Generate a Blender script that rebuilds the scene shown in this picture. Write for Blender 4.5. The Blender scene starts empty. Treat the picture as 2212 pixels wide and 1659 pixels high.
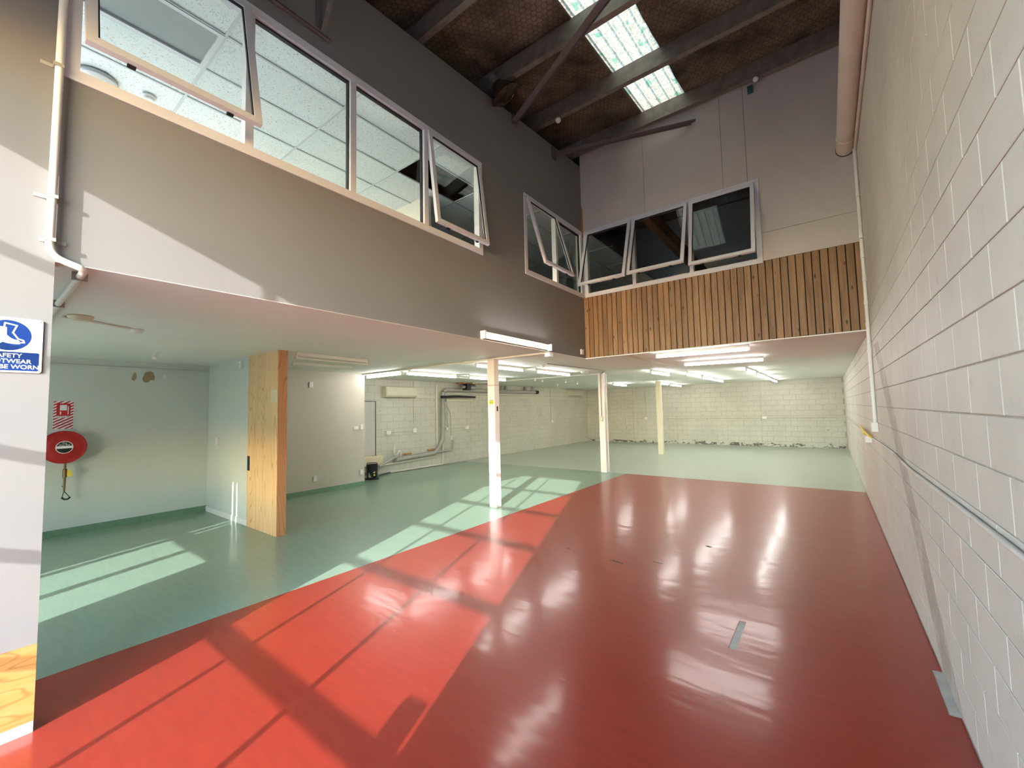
import bpy, math, random
from mathutils import Vector, Matrix
random.seed(7)
scn = bpy.context.scene
C = scn.collection
# ------------------------------------------------------------------ camera, sky, sun, exposure
W, H, F = 2212, 1659, 898.32
YAW, PITCH, ROLL = 0.6488, 0.0617, -0.0222
EYE = Vector((0, 0, 1.68))
_f = Vector((-math.sin(YAW)*math.cos(PITCH), math.cos(YAW)*math.cos(PITCH), math.sin(PITCH)))
_r = Vector((math.cos(YAW), math.sin(YAW), 0)); _u = _r.cross(_f)
RIGHT = math.cos(ROLL)*_r + math.sin(ROLL)*_u
UP = -math.sin(ROLL)*_r + math.cos(ROLL)*_u
FWD = _f
cd = bpy.data.cameras.new('camera'); cam = bpy.data.objects.new('camera', cd); C.objects.link(cam)
cd.sensor_width = 36; cd.lens = F/W*36; cd.clip_start = .02; cd.clip_end = 300
m3 = Matrix((RIGHT, UP, -FWD)).transposed()
cam.matrix_world = Matrix.Translation(EYE) @ m3.to_4x4()
scn.camera = cam

SUN_DIR = Vector((-.390, 1, -.372)).normalized()
sl = bpy.data.lights.new('sun', 'SUN'); sl.energy = 9.8; sl.angle = math.radians(.38); sl.color = (1, .98, .96)
sun = bpy.data.objects.new('sun', sl); C.objects.link(sun); sun.location = (6, -16, 8)
sun.rotation_mode = 'QUATERNION'; sun.rotation_quaternion = SUN_DIR.to_track_quat('-Z', 'Y')

wd = bpy.data.worlds.new('sky'); scn.world = wd; wd.use_nodes = True
wn = wd.node_tree.nodes; wl = wd.node_tree.links
bg = wn['Background']; sky = wn.new('ShaderNodeTexSky'); sky.sky_type = 'NISHITA'; sky.sun_disc = False
sky.sun_elevation = math.radians(19.1); sky.sun_rotation = math.atan2(.39, -1); sky.air_density = 1.0; sky.dust_density = .3; sky.ozone_density = 2.0
wl.new(sky.outputs[0], bg.inputs[0]); bg.inputs[1].default_value = 2.8
TUBE = 40.0           # brightness of the lit fluorescent tubes
vs = scn.view_settings; vs.view_transform = 'Standard'; vs.look = 'None'; vs.gamma = 1; vs.use_curve_mapping = False
vs.exposure = 0.6
try:
    scn.cycles.max_bounces = 7; scn.cycles.diffuse_bounces = 4; scn.cycles.glossy_bounces = 3
    scn.cycles.transparent_max_bounces = 10; scn.cycles.sample_clamp_indirect = 6; scn.cycles.use_denoising = True; scn.cycles.use_adaptive_sampling = True; scn.cycles.adaptive_threshold = .1
    scn.cycles.caustics_reflective = False; scn.cycles.caustics_refractive = False
except Exception: pass

# ------------------------------------------------------------------ the place, in metres
XR, XL = .468, -3.531          # right block wall, upper left wall
YS, YB, YF = 6.937, 19.18, -1.68   # timber-clad wall, back wall, front wall
XO = -9.78                     # outer left block wall
ZC = 2.60                      # low ceiling
YOP = .289                     # where the left wall opens
XA, XG, YP = -8.95, -8.72, 2.68    # alcove wall, grey wall, partition
XRED, YRED = -4.18, 10.21
def zroof(y): return 6.70 + .088*(y - 6.937)
def zwall(y): return 5.669 + .088*y

# ------------------------------------------------------------------ materials
def NT(name):
    m = bpy.data.materials.new(name); m.use_nodes = True
    return m, m.node_tree.nodes, m.node_tree.links, m.node_tree.nodes['Principled BSDF']
def rgb(r, g, b):
    f = lambda c: (c/255/12.92 if c/255 <= .04045 else ((c/255+.055)/1.055)**2.4)
    return (f(r), f(g), f(b), 1)
def setn(n, v):
    for s, x in v.items(): n.inputs[s].default_value = x
def pos(ns, ls, scale=(1, 1, 1), loc=(0, 0, 0)):
    g = ns.new('ShaderNodeNewGeometry'); mp = ns.new('ShaderNodeMapping')
    mp.inputs['Scale'].default_value = scale; mp.inputs['Location'].default_value = loc
    ls.new(g.outputs['Position'], mp.inputs['Vector']); return mp.outputs[0]
def noise(ns, ls, scale, vec=(1, 1, 1), detail=4, rough=.55, loc=(0, 0, 0)):
    n = ns.new('ShaderNodeTexNoise'); setn(n, {'Scale': scale, 'Detail': detail, 'Roughness': rough})
    ls.new(pos(ns, ls, vec, loc), n.inputs['Vector']); return n.outputs['Fac']
def ramp(ns, ls, src, a, b, ca=(0, 0, 0, 1), cb=(1, 1, 1, 1)):
    r = ns.new('ShaderNodeValToRGB'); e = r.color_ramp.elements
    e[0].position = a; e[1].position = b; e[0].color = ca; e[1].color = cb
    ls.new(src, r.inputs[0]); return r.outputs[0]
def mix(ns, ls, fac, a, b):
    m = ns.new('ShaderNodeMix'); m.data_type = 'RGBA'
    for s, v in ((0, fac), (6, a), (7, b)):
        if hasattr(v, 'is_output'): ls.new(v, m.inputs[s])
        else: m.inputs[s].default_value = v
    return m.outputs[2]
def mth(ns, ls, op, a, b=None, c=None):
    m = ns.new('ShaderNodeMath'); m.operation = op
    for i, v in enumerate((a, b, c)):
        if v is None: continue
        if hasattr(v, 'is_output'): ls.new(v, m.inputs[i])
        else: m.inputs[i].default_value = v
    return m.outputs[0]
def bump(ns, ls, p, h, strength=.2, dist=.01):
    b = ns.new('ShaderNodeBump'); b.inputs['Strength'].default_value = strength; b.inputs['Distance'].default_value = dist
    ls.new(h, b.inputs['Height']); ls.new(b.outputs[0], p.inputs['Normal'])
def mk(name, col, rough=.6, metal=0, var=.08, vs_=2.5, bmp=0, bs=60, vec=(1, 1, 1), spec=.5):
    m, ns, ls, p = NT(name); c = rgb(*col) if max(col) > 1 else (*col, 1)
    d = tuple(x*(1-var*2) for x in c[:3])+(1,)
    if var: ls.new(mix(ns, ls, ramp(ns, ls, noise(ns, ls, vs_, vec), .3, .7), d, c), p.inputs['Base Color'])
    else: p.inputs['Base Color'].default_value = c
    setn(p, {'Roughness': rough, 'Metallic': metal, 'Specular IOR Level': spec})
    if bmp: bump(ns, ls, p, noise(ns, ls, bs, vec), bmp, .004)
    return m
def block_paint(name, col, stain=None, peel=False):
    m, ns, ls, p = NT(name); c = rgb(*col); d = tuple(x*.86 for x in c[:3])+(1,)
    base = mix(ns, ls, ramp(ns, ls, noise(ns, ls, 1.3), .3, .7), d, c)
    base = mix(ns, ls, ramp(ns, ls, noise(ns, ls, 9, (1, 1, 1), 6), .62, .75), base, tuple(x*.8 for x in c[:3])+(1,))
    g = ns.new('ShaderNodeNewGeometry'); s = ns.new('ShaderNodeSeparateXYZ'); ls.new(g.outputs['Position'], s.inputs[0])
    if stain:      # mark left on the wall by a removed staircase
        u = mth(ns, ls, 'SUBTRACT', s.outputs[1], mth(ns, ls, 'MULTIPLY', s.outputs[2], 1.24))
        u = mth(ns, ls, 'ADD', u, mth(ns, ls, 'MULTIPLY', noise(ns, ls, 3), .05))
        k = mth(ns, ls, 'MULTIPLY', mth(ns, ls, 'GREATER_THAN', u, 3.16), mth(ns, ls, 'LESS_THAN', u, 3.655))
        k = mth(ns, ls, 'MULTIPLY', k, mth(ns, ls, 'LESS_THAN', s.outputs[2], 2.35))
        k = mth(ns, ls, 'MULTIPLY', k, ramp(ns, ls, noise(ns, ls, 4, (1, 1, 1), 6), .25, .55))
        base = mix(ns, ls, mth(ns, ls, 'MULTIPLY', k, .62), base, rgb(148, 138, 128))
        v = ns.new('ShaderNodeTexVoronoi'); v.inputs['Scale'].default_value = 2.3
        ls.new(pos(ns, ls, (1, 2.2, 1)), v.inputs['Vector'])
        sp = mth(ns, ls, 'LESS_THAN', v.outputs['Distance'], .055)
        sc = ns.new('ShaderNodeSeparateColor'); ls.new(v.outputs['Color'], sc.inputs[0])
        sp = mth(ns, ls, 'MULTIPLY', sp, mth(ns, ls, 'GREATER_THAN', sc.outputs[0], .62))
        sp = mth(ns, ls, 'MULTIPLY', sp, mth(ns, ls, 'LESS_THAN', s.outputs[2], 2.2))
        base = mix(ns, ls, sp, base, rgb(160, 130, 105))
    if not stain:  # scattered scuffs and chips
        k = mth(ns, ls, 'GREATER_THAN', noise(ns, ls, 11, (1, 1, 1.4), 5, .6, (2, 5, 1)), .70)
        base = mix(ns, ls, mth(ns, ls, 'MULTIPLY', k, .7), base, rgb(84, 80, 72))
    if peel:       # peeling paint, mostly along the foot of the wall
        lo = mth(ns, ls, 'MULTIPLY', ramp(ns, ls, s.outputs[2], .10, .24, (1, 1, 1, 1), (0, 0, 0, 1)), .18)
        th = mth(ns, ls, 'SUBTRACT', .70, lo)
        k = mth(ns, ls, 'GREATER_THAN', noise(ns, ls, 5.5, (1, 1, 2.2), 6, .65), th)
        base = mix(ns, ls, mth(ns, ls, 'MULTIPLY', k, .85), base, rgb(62, 60, 56))
    ls.new(base, p.inputs['Base Color']); setn(p, {'Roughness': .62, 'Specular IOR Level': .35})
    bump(ns, ls, p, noise(ns, ls, 45, (1, 1, 1), 5), .25, .004)
    return m
def vinyl(name, c1, c2, fleck, rough=.2, wear=True):
    m, ns, ls, p = NT(name)
    n1 = noise(ns, ls, 1, (4, 26, 1), 6, .65); n2 = noise(ns, ls, 1, (28, 150, 1), 4, .7)
    base = mix(ns, ls, ramp(ns, ls, n1, .35, .68), rgb(*c1), rgb(*c2))
    base = mix(ns, ls, mth(ns, ls, 'MULTIPLY', ramp(ns, ls, n2, .60, .76), .22), base, rgb(*fleck))
    base = mix(ns, ls, mth(ns, ls, 'MULTIPLY', ramp(ns, ls, noise(ns, ls, 1, (32, 170, 1), 3, .6, (3, 7, 0)), .60, .72), .35), base, tuple(x*.6 for x in rgb(*c1)[:3])+(1,))
    ls.new(base, p.inputs['Base Color'])
    rr = ramp(ns, ls, noise(ns, ls, 1, (2, 7, 1), 5, .6), .3, .75, (rough,)*3+(1,), (rough*1.1,)*3+(1,))
    ls.new(rr, p.inputs['Roughness']); p.inputs['Specular IOR Level'].default_value = .22
    setn(p, {'Coat Weight': .55, 'Coat Roughness': .14, 'Coat IOR': 1.45})
    h = mth(ns, ls, 'ADD', noise(ns, ls, 1, (1.1, 5, 1), 3, .5), mth(ns, ls, 'MULTIPLY', noise(ns, ls, 1, (5, 36, 1), 3, .6), .08))
    b = ns.new('ShaderNodeBump'); b.inputs['Strength'].default_value = .3; b.inputs['Distance'].default_value = .012
    ls.new(h, b.inputs['Height']); ls.new(b.outputs[0], p.inputs['Coat Normal'])
    return m
def plywood(name, c1, c2, line, sc=(1.6, 1.6, .35), freq=16, rough=.55):
    m, ns, ls, p = NT(name)
    n = noise(ns, ls, 1.4, sc, 1, .35)
    l = mth(ns, ls, 'PINGPONG', mth(ns, ls, 'MULTIPLY', n, freq), .5)
    base = mix(ns, ls, ramp(ns, ls, noise(ns, ls, 3, sc, 5), .3, .7), rgb(*c1), rgb(*c2))
    base = mix(ns, ls, mth(ns, ls, 'MULTIPLY', ramp(ns, ls, l, .0, .13, (1, 1, 1, 1), (0, 0, 0, 1)), .6), base, rgb(*line))
    ls.new(base, p.inputs['Base Color']); setn(p, {'Roughness': rough}); return m
def slat_wood(name):
    m, ns, ls, p = NT(name)
    oi = ns.new('ShaderNodeObjectInfo')
    base = mix(ns, ls, oi.outputs['Random'], rgb(138, 104, 72), rgb(168, 130, 92))
    off = ns.new('ShaderNodeCombineXYZ'); ls.new(mth(ns, ls, 'MULTIPLY', oi.outputs['Random'], 30), off.inputs[2])
    g = ns.new('ShaderNodeNewGeometry'); ad = ns.new('ShaderNodeVectorMath'); ls.new(g.outputs['Position'], ad.inputs[0]); ls.new(off.outputs[0], ad.inputs[1])
    mp = ns.new('ShaderNodeMapping'); mp.inputs['Scale'].default_value = (26, 26, 1.6); ls.new(ad.outputs[0], mp.inputs['Vector'])
    n = ns.new('ShaderNodeTexNoise'); setn(n, {'Scale': 1.0, 'Detail': 5}); ls.new(mp.outputs[0], n.inputs['Vector'])
    base = mix(ns, ls, mth(ns, ls, 'MULTIPLY', ramp(ns, ls, n.outputs['Fac'], .42, .68), .55), base, rgb(96, 66, 42))
    mp2 = ns.new('ShaderNodeMapping'); mp2.inputs['Scale'].default_value = (9, 9, 3.2); ls.new(ad.outputs[0], mp2.inputs['Vector'])
    v = ns.new('ShaderNodeTexVoronoi'); v.inputs['Scale'].default_value = 1; ls.new(mp2.outputs[0], v.inputs['Vector'])
    base = mix(ns, ls, ramp(ns, ls, v.outputs['Distance'], .05, .13, (1, 1, 1, 1), (0, 0, 0, 1)), base, rgb(60, 36, 22))
    ls.new(base, p.inputs['Base Color']); setn(p, {'Roughness': .6}); bump(ns, ls, p, n.outputs['Fac'], .25, .003)
    return m
def foil_mat(name):
    m, ns, ls, p = NT(name)
    base = mix(ns, ls, ramp(ns, ls, noise(ns, ls, 1.7, (1, 1, 1), 6, .6), .35, .7), rgb(62, 54, 48), rgb(150, 132, 112))
    base = mix(ns, ls, ramp(ns, ls, noise(ns, ls, .9, (1, 1, 1), 4, .5, (4, 2, 0)), .66, .76), base, rgb(120, 62, 44))
    # hexagonal wire netting
    s = .075; sy = s*math.sqrt(3)
    def vm(op, a, b=None):
        n = ns.new('ShaderNodeVectorMath'); n.operation = op
        for i, v in enumerate((a, b)):
            if v is None: continue
            if hasattr(v, 'is_output'): ls.new(v, n.inputs[i])
            else: n.inputs[i].default_value = v
        return n.outputs['Value'] if op == 'DOT_PRODUCT' else n.outputs[0]
    g = ns.new('ShaderNodeNewGeometry'); P = vm('MULTIPLY', g.outputs['Position'], (1, 1, 0))
    P = vm('ADD', P, (50, 50, 0)); sz = (s, sy, 1)
    a = vm('SUBTRACT', vm('MODULO', P, sz), (s/2, sy/2, 0)); b = vm('SUBTRACT', vm('MODULO', vm('ADD', P, (s/2, sy/2, 0)), sz), (s/2, sy/2, 0))
    near = mth(ns, ls, 'LESS_THAN', vm('DOT_PRODUCT', a, a), vm('DOT_PRODUCT', b, b))
    mv = ns.new('ShaderNodeMix'); mv.data_type = 'VECTOR'; ls.new(near, mv.inputs[0]); ls.new(b, mv.inputs[4]); ls.new(a, mv.inputs[5])
    ab = vm('ABSOLUTE', mv.outputs[1]); se = ns.new('ShaderNodeSeparateXYZ'); ls.new(ab, se.inputs[0])
    e = mth(ns, ls, 'MAXIMUM', se.outputs[0], vm('DOT_PRODUCT', ab, (.5, .8660254, 0)))
    wire = mth(ns, ls, 'GREATER_THAN', e, s*.5-.0035)
    base = mix(ns, ls, mth(ns, ls, 'MULTIPLY', wire, .75), base, rgb(34, 29, 26))
    ls.new(base, p.inputs['Base Color']); setn(p, {'Roughness': .5, 'Metallic': .25})
    bump(ns, ls, p, noise(ns, ls, 2.2, (1, 1, 1), 5, .6), .8, .05)
    return m
def skylight_mat(name):
    m, ns, ls, p = NT(name); out = ns['Material Output']
    base = mix(ns, ls, ramp(ns, ls, noise(ns, ls, 26, (1, 1, 1), 5, .7), .42, .62), rgb(118, 105, 80), rgb(158, 142, 112))
    base = mix(ns, ls, mth(ns, ls, 'MULTIPLY', ramp(ns, ls, noise(ns, ls, 5, (1.6, .8, 1), 3, .5), .60, .64), .8), base, rgb(72, 104, 74))
    base = mix(ns, ls, ramp(ns, ls, noise(ns, ls, 9, (1, 1, 1), 2, .5, (9, 1, 0)), .71, .74), base, rgb(70, 64, 48))
    t = ns.new('ShaderNodeBsdfTranslucent'); ls.new(base, t.inputs[0])
    d = ns.new('ShaderNodeBsdfDiffuse'); ls.new(base, d.inputs[0])
    mx = ns.new('ShaderNodeMixShader'); mx.inputs[0].default_value = .25
    ls.new(t.outputs[0], mx.inputs[1]); ls.new(d.outputs[0], mx.inputs[2]); ls.new(mx.outputs[0], out.inputs[0]); return m
def glass_mat(name, tint=(.96, .98, .97)):
    m, ns, ls, p = NT(name); out = ns['Material Output']; ns.remove(p)
    lw = ns.new('ShaderNodeLayerWeight'); lw.inputs[0].default_value = .5
    fr = mth(ns, ls, 'ADD', mth(ns, ls, 'MULTIPLY', mth(ns, ls, 'POWER', lw.outputs['Facing'], 5), .9), .045)
    t = ns.new('ShaderNodeBsdfTransparent'); t.inputs[0].default_value = (*tint, 1)
    gl = ns.new('ShaderNodeBsdfGlossy'); gl.inputs['Roughness'].default_value = .01
    mx = ns.new('ShaderNodeMixShader'); ls.new(fr, mx.inputs[0]); ls.new(t.outputs[0], mx.inputs[1]); ls.new(gl.outputs[0], mx.inputs[2])
    ls.new(mx.outputs[0], out.inputs[0]); return m
def blind_mat(name, col):
    m, ns, ls, p = NT(name); out = ns['Material Output']; c = rgb(*col)
    t = ns.new('ShaderNodeBsdfTranslucent'); t.inputs[0].default_value = c
    d = ns.new('ShaderNodeBsdfDiffuse'); d.inputs[0].default_value = c
    mx = ns.new('ShaderNodeMixShader'); mx.inputs[0].default_value = .45
    ls.new(t.outputs[0], mx.inputs[1]); ls.new(d.outputs[0], mx.inputs[2]); ls.new(mx.outputs[0], out.inputs[0]); return m
def emit(name, col, s):
    m, ns, ls, p = NT(name); setn(p, {'Base Color': (*col, 1), 'Emission Color': (*col, 1), 'Emission Strength': s}); return m
def tile_mat(name):
    m, ns, ls, p = NT(name)
    k = ramp(ns, ls, noise(ns, ls, 70, (1, 1, 1), 3, .6), .58, .66)
    ls.new(mix(ns, ls, k, rgb(236, 238, 234), rgb(176, 178, 174)), p.inputs['Base Color']); setn(p, {'Roughness': .9}); return m

M = dict(
    right=block_paint('cream block paint', (212, 204, 193), stain=True),
    back=block_paint('green cream block paint', (206, 204, 192), peel=True), outer=block_paint('outer wall block paint', (204, 202, 188)),
    left=mk('greige wall paint', (125, 122, 122), .6, var=.03, vs_=1.2, bmp=.06, bs=25),
    upper=mk('plasterboard paint', (198, 188, 181), .65, var=.03),
    white=mk('white paint', (226, 226, 220), .55, var=.03),
    ceil=mk('ceiling paint', (240, 238, 231), .7, var=.03, vs_=.8),
    alcove=mk('pale grey green wall paint', (204, 208, 202), .6, var=.03, vs_=.8),
    grey=mk('warm grey wall paint', (196, 190, 176), .6, var=.03, vs_=.8),
    red=vinyl('red sheet vinyl', (144, 46, 34), (156, 51, 37), (184, 76, 60), .32),
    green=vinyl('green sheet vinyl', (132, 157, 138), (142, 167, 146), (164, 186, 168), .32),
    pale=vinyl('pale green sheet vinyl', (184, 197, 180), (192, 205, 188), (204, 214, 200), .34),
    joint=mk('unpainted mortar', (182, 173, 162), .9, var=.15, vs_=6), jointback=mk('grey mortar', (190, 188, 174), .9, var=.15, vs_=6),  # mortar the paint does not reach, so darker than the block faces
    cove=mk('green vinyl skirting', (112, 146, 118), .35, var=.1, vs_=20),
    conc=mk('bare concrete', (208, 203, 188), .85, var=.15, vs_=8, bmp=.2),
    yard=mk('concrete yard', (150, 148, 142), .9, var=.08),
    slat=slat_wood('rough sawn timber slat'),
    ply=plywood('pine plywood', (214, 174, 126), (226, 190, 144), (160, 108, 60), (2.6, 2.6, .22), 26),
    plyend=plywood('plywood edge board', (196, 140, 94), (208, 152, 104), (142, 84, 50), (2, 2, .4), 14),
    plyh=plywood('plywood kick panel', (172, 120, 64), (188, 136, 80), (128, 78, 36), (.4, 1.2, 6), 9),
    beam=mk('old timber', (140, 98, 62), .7, var=.15, vec=(1, .2, 1), vs_=6),
    foil=foil_mat('roof foil under netting'), sky=skylight_mat('translucent roof sheet'),
    steel=mk('galvanised steel', (142, 132, 124), .5, .35, var=.18, vs_=9),
    darksteel=mk('dark painted steel', (112, 101, 101), .5, .2, var=.1),
    alu=mk('white powder coated aluminium', (214, 211, 216), .35, var=0),
    seal=mk('black rubber seal', (22, 22, 24), .6, var=0),
    glass=glass_mat('clear glass'), tile=tile_mat('acoustic ceiling tile'),
    grid=mk('ceiling grid bar', (205, 208, 206), .5, var=0),
    tube=emit('lit fluorescent tube', (1, .985, .955), TUBE),
    tubeoff=mk('unlit fluorescent tube', (224, 222, 216), .3, var=0),
    plastic=mk('white plastic', (232, 230, 224), .4, var=0),
    cream=mk('aged cream plastic', (222, 208, 178), .45, var=.05),
    acplastic=mk('air conditioner plastic', (206, 202, 178), .4, var=.03),
    pvc=mk('grey pvc pipe', (166, 164, 156), .45, var=.06),
    wpipe=mk('white pvc pipe', (224, 220, 206), .4, var=.03),
    black=mk('black plastic', (20, 20, 22), .45, var=0),
    chrome=mk('bare metal', (170, 170, 168), .3, .9, var=0),
    brass=mk('brass', (120, 98, 66), .4, .7, var=.1),
    redpaint=mk('red enamel', (172, 26, 28), .35, var=.04),
    blue=mk('sign blue', (8, 46, 112), .4, var=0), signwhite=mk('sign white', (238, 238, 240), .35, var=0),
    signred=mk('sign red', (190, 24, 36), .4, var=0), ink=mk('black ink', (28, 28, 28), .5, var=0),
    yellow=mk('yellow', (226, 200, 60), .5, var=0), yellowsign=mk('yellow sign film', (238, 232, 60), .4, var=0),
    post=mk('white painted steel post', (232, 226, 224), .45, var=.03), postcream=mk('cream painted post', (228, 220, 196), .45, var=.03),
    peel=mk('exposed plasterboard paper', (158, 136, 106), .8, var=.06), duct=mk('painted duct', (226, 214, 200), .5, var=.05),
    lampglass=mk('dusty lamp reflector', (124, 104, 84), .18, .75, var=.35, vs_=9), dark=mk('dark building paper', (26, 23, 22), .8, var=0),
    orange=mk('weathered board', (186, 132, 70), .7, var=.12, vs_=8), blindlit=blind_mat('pale translucent blind cloth', (228, 230, 226)), blind=mk('grey diffuser', (170, 172, 170), .8, var=.03),
    gouge=mk('gouged vinyl', (70, 26, 20), .6, var=0), redline=mk('red tape', (214, 60, 70), .5, var=0), teal=mk('green plastic', (40, 92, 86), .5, var=0))

# ------------------------------------------------------------------ mesh building
class MB:
    def __init__(s): s.v = []; s.f = []
    def add(s, vs, fs):
        o = len(s.v); s.v += [tuple(v) for v in vs]; s.f += [tuple(i+o for i in f) for f in fs]; return s
    def box(s, x0, y0, z0, x1, y1, z1):
        x0, x1 = min(x0, x1), max(x0, x1); y0, y1 = min(y0, y1), max(y0, y1); z0, z1 = min(z0, z1), max(z0, z1)
        return s.add([(x, y, z) for x in (x0, x1) for y in (y0, y1) for z in (z0, z1)],
                     [(0, 1, 3, 2), (4, 6, 7, 5), (0, 4, 5, 1), (2, 3, 7, 6), (0, 2, 6, 4), (1, 5, 7, 3)])
    def prism(s, pts, d):          # polygon (3d points) pushed by vector d
        d = Vector(d); n = len(pts); P = [Vector(p) for p in pts]
        nrm = sum(((P[i]-P[0]).cross(P[i+1]-P[0]) for i in range(1, n-1)), Vector())
        if nrm.dot(d) > 0: P.reverse()
        return s.add(P+[p+d for p in P], [tuple(range(n)), tuple(range(2*n-1, n-1, -1))]+[(i, i+n, (i+1) % n+n, (i+1) % n) for i in range(n)])
    def tube(s, pts, r, n=10, cap=True):
        P = [Vector(p) for p in pts]; rs = r if isinstance(r, (list, tuple)) else [r]*len(P)
        t0 = (P[1]-P[0]).normalized(); up = Vector((0, 0, 1)) if abs(t0.z) < .9 else Vector((1, 0, 0))
        a = t0.cross(up).normalized(); vs = []; o = len(s.v)
        for i, p in enumerate(P):
            t = (P[min(i+1, len(P)-1)]-P[max(i-1, 0)]).normalized()
            a = (a-t*a.dot(t)).normalized(); b = t.cross(a)
            vs += [p+(a*math.cos(2*math.pi*k/n)+b*math.sin(2*math.pi*k/n))*rs[i] for k in range(n)]
        fs = [(i*n+k, i*n+(k+1) % n, (i+1)*n+(k+1) % n, (i+1)*n+k) for i in range(len(P)-1) for k in range(n)]
        if cap: fs += [tuple(range(n-1, -1, -1)), tuple((len(P)-1)*n+k for k in range(n))]
        return s.add(vs, fs)
    def lathe(s, c, ax, prof, n=24):   # prof: (radius, height along axis)
        c = Vector(c); ax = Vector(ax).normalized(); up = Vector((0, 0, 1)) if abs(ax.z) < .9 else Vector((1, 0, 0))
        a = ax.cross(up).normalized(); b = ax.cross(a); vs = []
        for r, h in prof: vs += [c+ax*h+(a*math.cos(2*math.pi*k/n)+b*math.sin(2*math.pi*k/n))*max(r, 1e-4) for k in range(n)]
        m = len(prof)
        fs = [(i*n+k, (i+1)*n+k, (i+1)*n+(k+1) % n, i*n+(k+1) % n) for i in range(m-1) for k in range(n)]
        fs += [tuple(range(n)), tuple(range(m*n-1, (m-1)*n-1, -1))]
        return s.add(vs, fs)
    def ball(s, c, r, n=16, sc=(1, 1, 1)):
        c = Vector(c); k = n//2; vs = []
        for i in range(k+1):
            th = math.pi*i/k
            for j in range(n):
                ph = 2*math.pi*j/n
                vs.append((c.x+r*sc[0]*max(math.sin(th), 1e-3)*math.cos(ph), c.y+r*sc[1]*max(math.sin(th), 1e-3)*math.sin(ph), c.z+r*sc[2]*math.cos(th)))
        return s.add(vs, [(i*n+j, (i+1)*n+j, (i+1)*n+(j+1) % n, i*n+(j+1) % n) for i in range(k) for j in range(n)])
    def xf(s, fn): s.v = [tuple(fn(Vector(v))) for v in s.v]; return s
def fillet(pts, r, k=5):
    P = [Vector(p) for p in pts]; out = [P[0]]
    for i in range(1, len(P)-1):
        a = (P[i-1]-P[i]); b = (P[i+1]-P[i]); rr = min(r, a.length*.49, b.length*.49)
        a = P[i]+a.normalized()*rr; b = P[i]+b.normalized()*rr
        for j in range(k+1):
            t = j/k; out.append(a*(1-t)**2+P[i]*2*t*(1-t)+b*t*t)
    return out+[P[-1]]
ORG = {}
def put(o, origin, parent):
    o.parent = parent; o.location = Vector(origin)-(ORG[parent] if parent else Vector()); ORG[o] = Vector(origin); C.objects.link(o); return o
def tag(o, label=None, cat=None, group=None, kind=None):
    for k, v in (('label', label), ('category', cat), ('group', group), ('kind', kind)):
        if v: o[k] = v
    return o
def build(mb, name, mat, parent=None, smooth=False, origin=None, bevel=0, **t):
    if origin is None:
        if parent: origin = ORG[parent]
        else:
            xs, ys, zs = zip(*mb.v); origin = ((min(xs)+max(xs))/2, (min(ys)+max(ys))/2, min(zs))
    o_ = Vector(origin); me = bpy.data.meshes.new(name)
    me.from_pydata([Vector(v)-o_ for v in mb.v], [], mb.f); me.materials.append(M[mat]); me.update()
    if smooth: me.shade_smooth(); me.set_sharp_from_angle(angle=math.radians(40))
    o = bpy.data.objects.new(name, me)
    if bevel:
        b = o.modifiers.new('edge', 'BEVEL'); b.width = bevel; b.segments = 2; b.limit_method = 'ANGLE'
    return tag(put(o, o_, parent), **t)
def empty(name, loc, parent=None, **t):
    o = bpy.data.objects.new(name, None); o.empty_display_size = .1
    return tag(put(o, loc, parent), **t)
def copy_tree(o, loc=None, rz=None, parent=None):
    c = o.copy(); C.objects.link(c); c.parent = parent
    if loc is not None: c.location = loc
    if rz is not None: c.rotation_euler = (0, 0, rz)
    for ch in list(o.children): copy_tree(ch, parent=c)
    return c
def lettering(txt, size, mat, name, parent, place, spacing=1.0, offset=.0, shear=None):
    cu = bpy.data.curves.new('txt', 'FONT'); cu.body = txt; cu.size = size; cu.align_x = 'CENTER'; cu.space_line = spacing; cu.offset = offset
    to = bpy.data.objects.new('txt', cu); C.objects.link(to)
    dg = bpy.context.evaluated_depsgraph_get(); me = bpy.data.meshes.new_from_object(to.evaluated_get(dg))
    bpy.data.objects.remove(to); mb = MB(); mb.add([place(v.co) for v in me.vertices], [tuple(p.vertices) for p in me.polygons])
    bpy.data.meshes.remove(me); return build(mb, name, mat, parent)
def plate(us, zs, keep, fn, depth, top=None):
    """grid plate: cells where keep(i,j); fn(u,z)->3d; depth vector; top(u) gives the height of the last row"""
    mb = MB(); idx = {}; d = Vector(depth)
    def P(i, j, k):
        key = (i, j, k)
        if key not in idx:
            z = top(us[i]) if top and j == len(zs)-1 else zs[j]
            idx[key] = len(mb.v); mb.v.append(tuple(Vector(fn(us[i], z))+d*k))
        return idx[key]
    K = lambda i, j: 0 <= i < len(us)-1 and 0 <= j < len(zs)-1 and keep(i, j)
    for i in range(len(us)-1):
        for j in range(len(zs)-1):
            if not K(i, j): continue
            mb.f += [(P(i, j, 0), P(i+1, j, 0), P(i+1, j+1, 0), P(i, j+1, 0)), (P(i, j, 1), P(i, j+1, 1), P(i+1, j+1, 1), P(i+1, j, 1))]
            if not K(i-1, j): mb.f.append((P(i, j, 0), P(i, j+1, 0), P(i, j+1, 1), P(i, j, 1)))
            if not K(i+1, j): mb.f.append((P(i+1, j+1, 0), P(i+1, j, 0), P(i+1, j, 1), P(i+1, j+1, 1)))
            if not K(i, j-1): mb.f.append((P(i+1, j, 0), P(i, j, 0), P(i, j, 1), P(i+1, j, 1)))
            if not K(i, j+1): mb.f.append((P(i, j+1, 0), P(i+1, j+1, 0), P(i+1, j+1, 1), P(i, j+1, 1)))
    return mb
def px(p):
    d = Vector(p)-EYE; z = d.dot(FWD)
    if z < .05: return None
    return (W/2+F*d.dot(RIGHT)/z, H/2-F*d.dot(UP)/z, z)
ST = dict(kind='structure')

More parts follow.
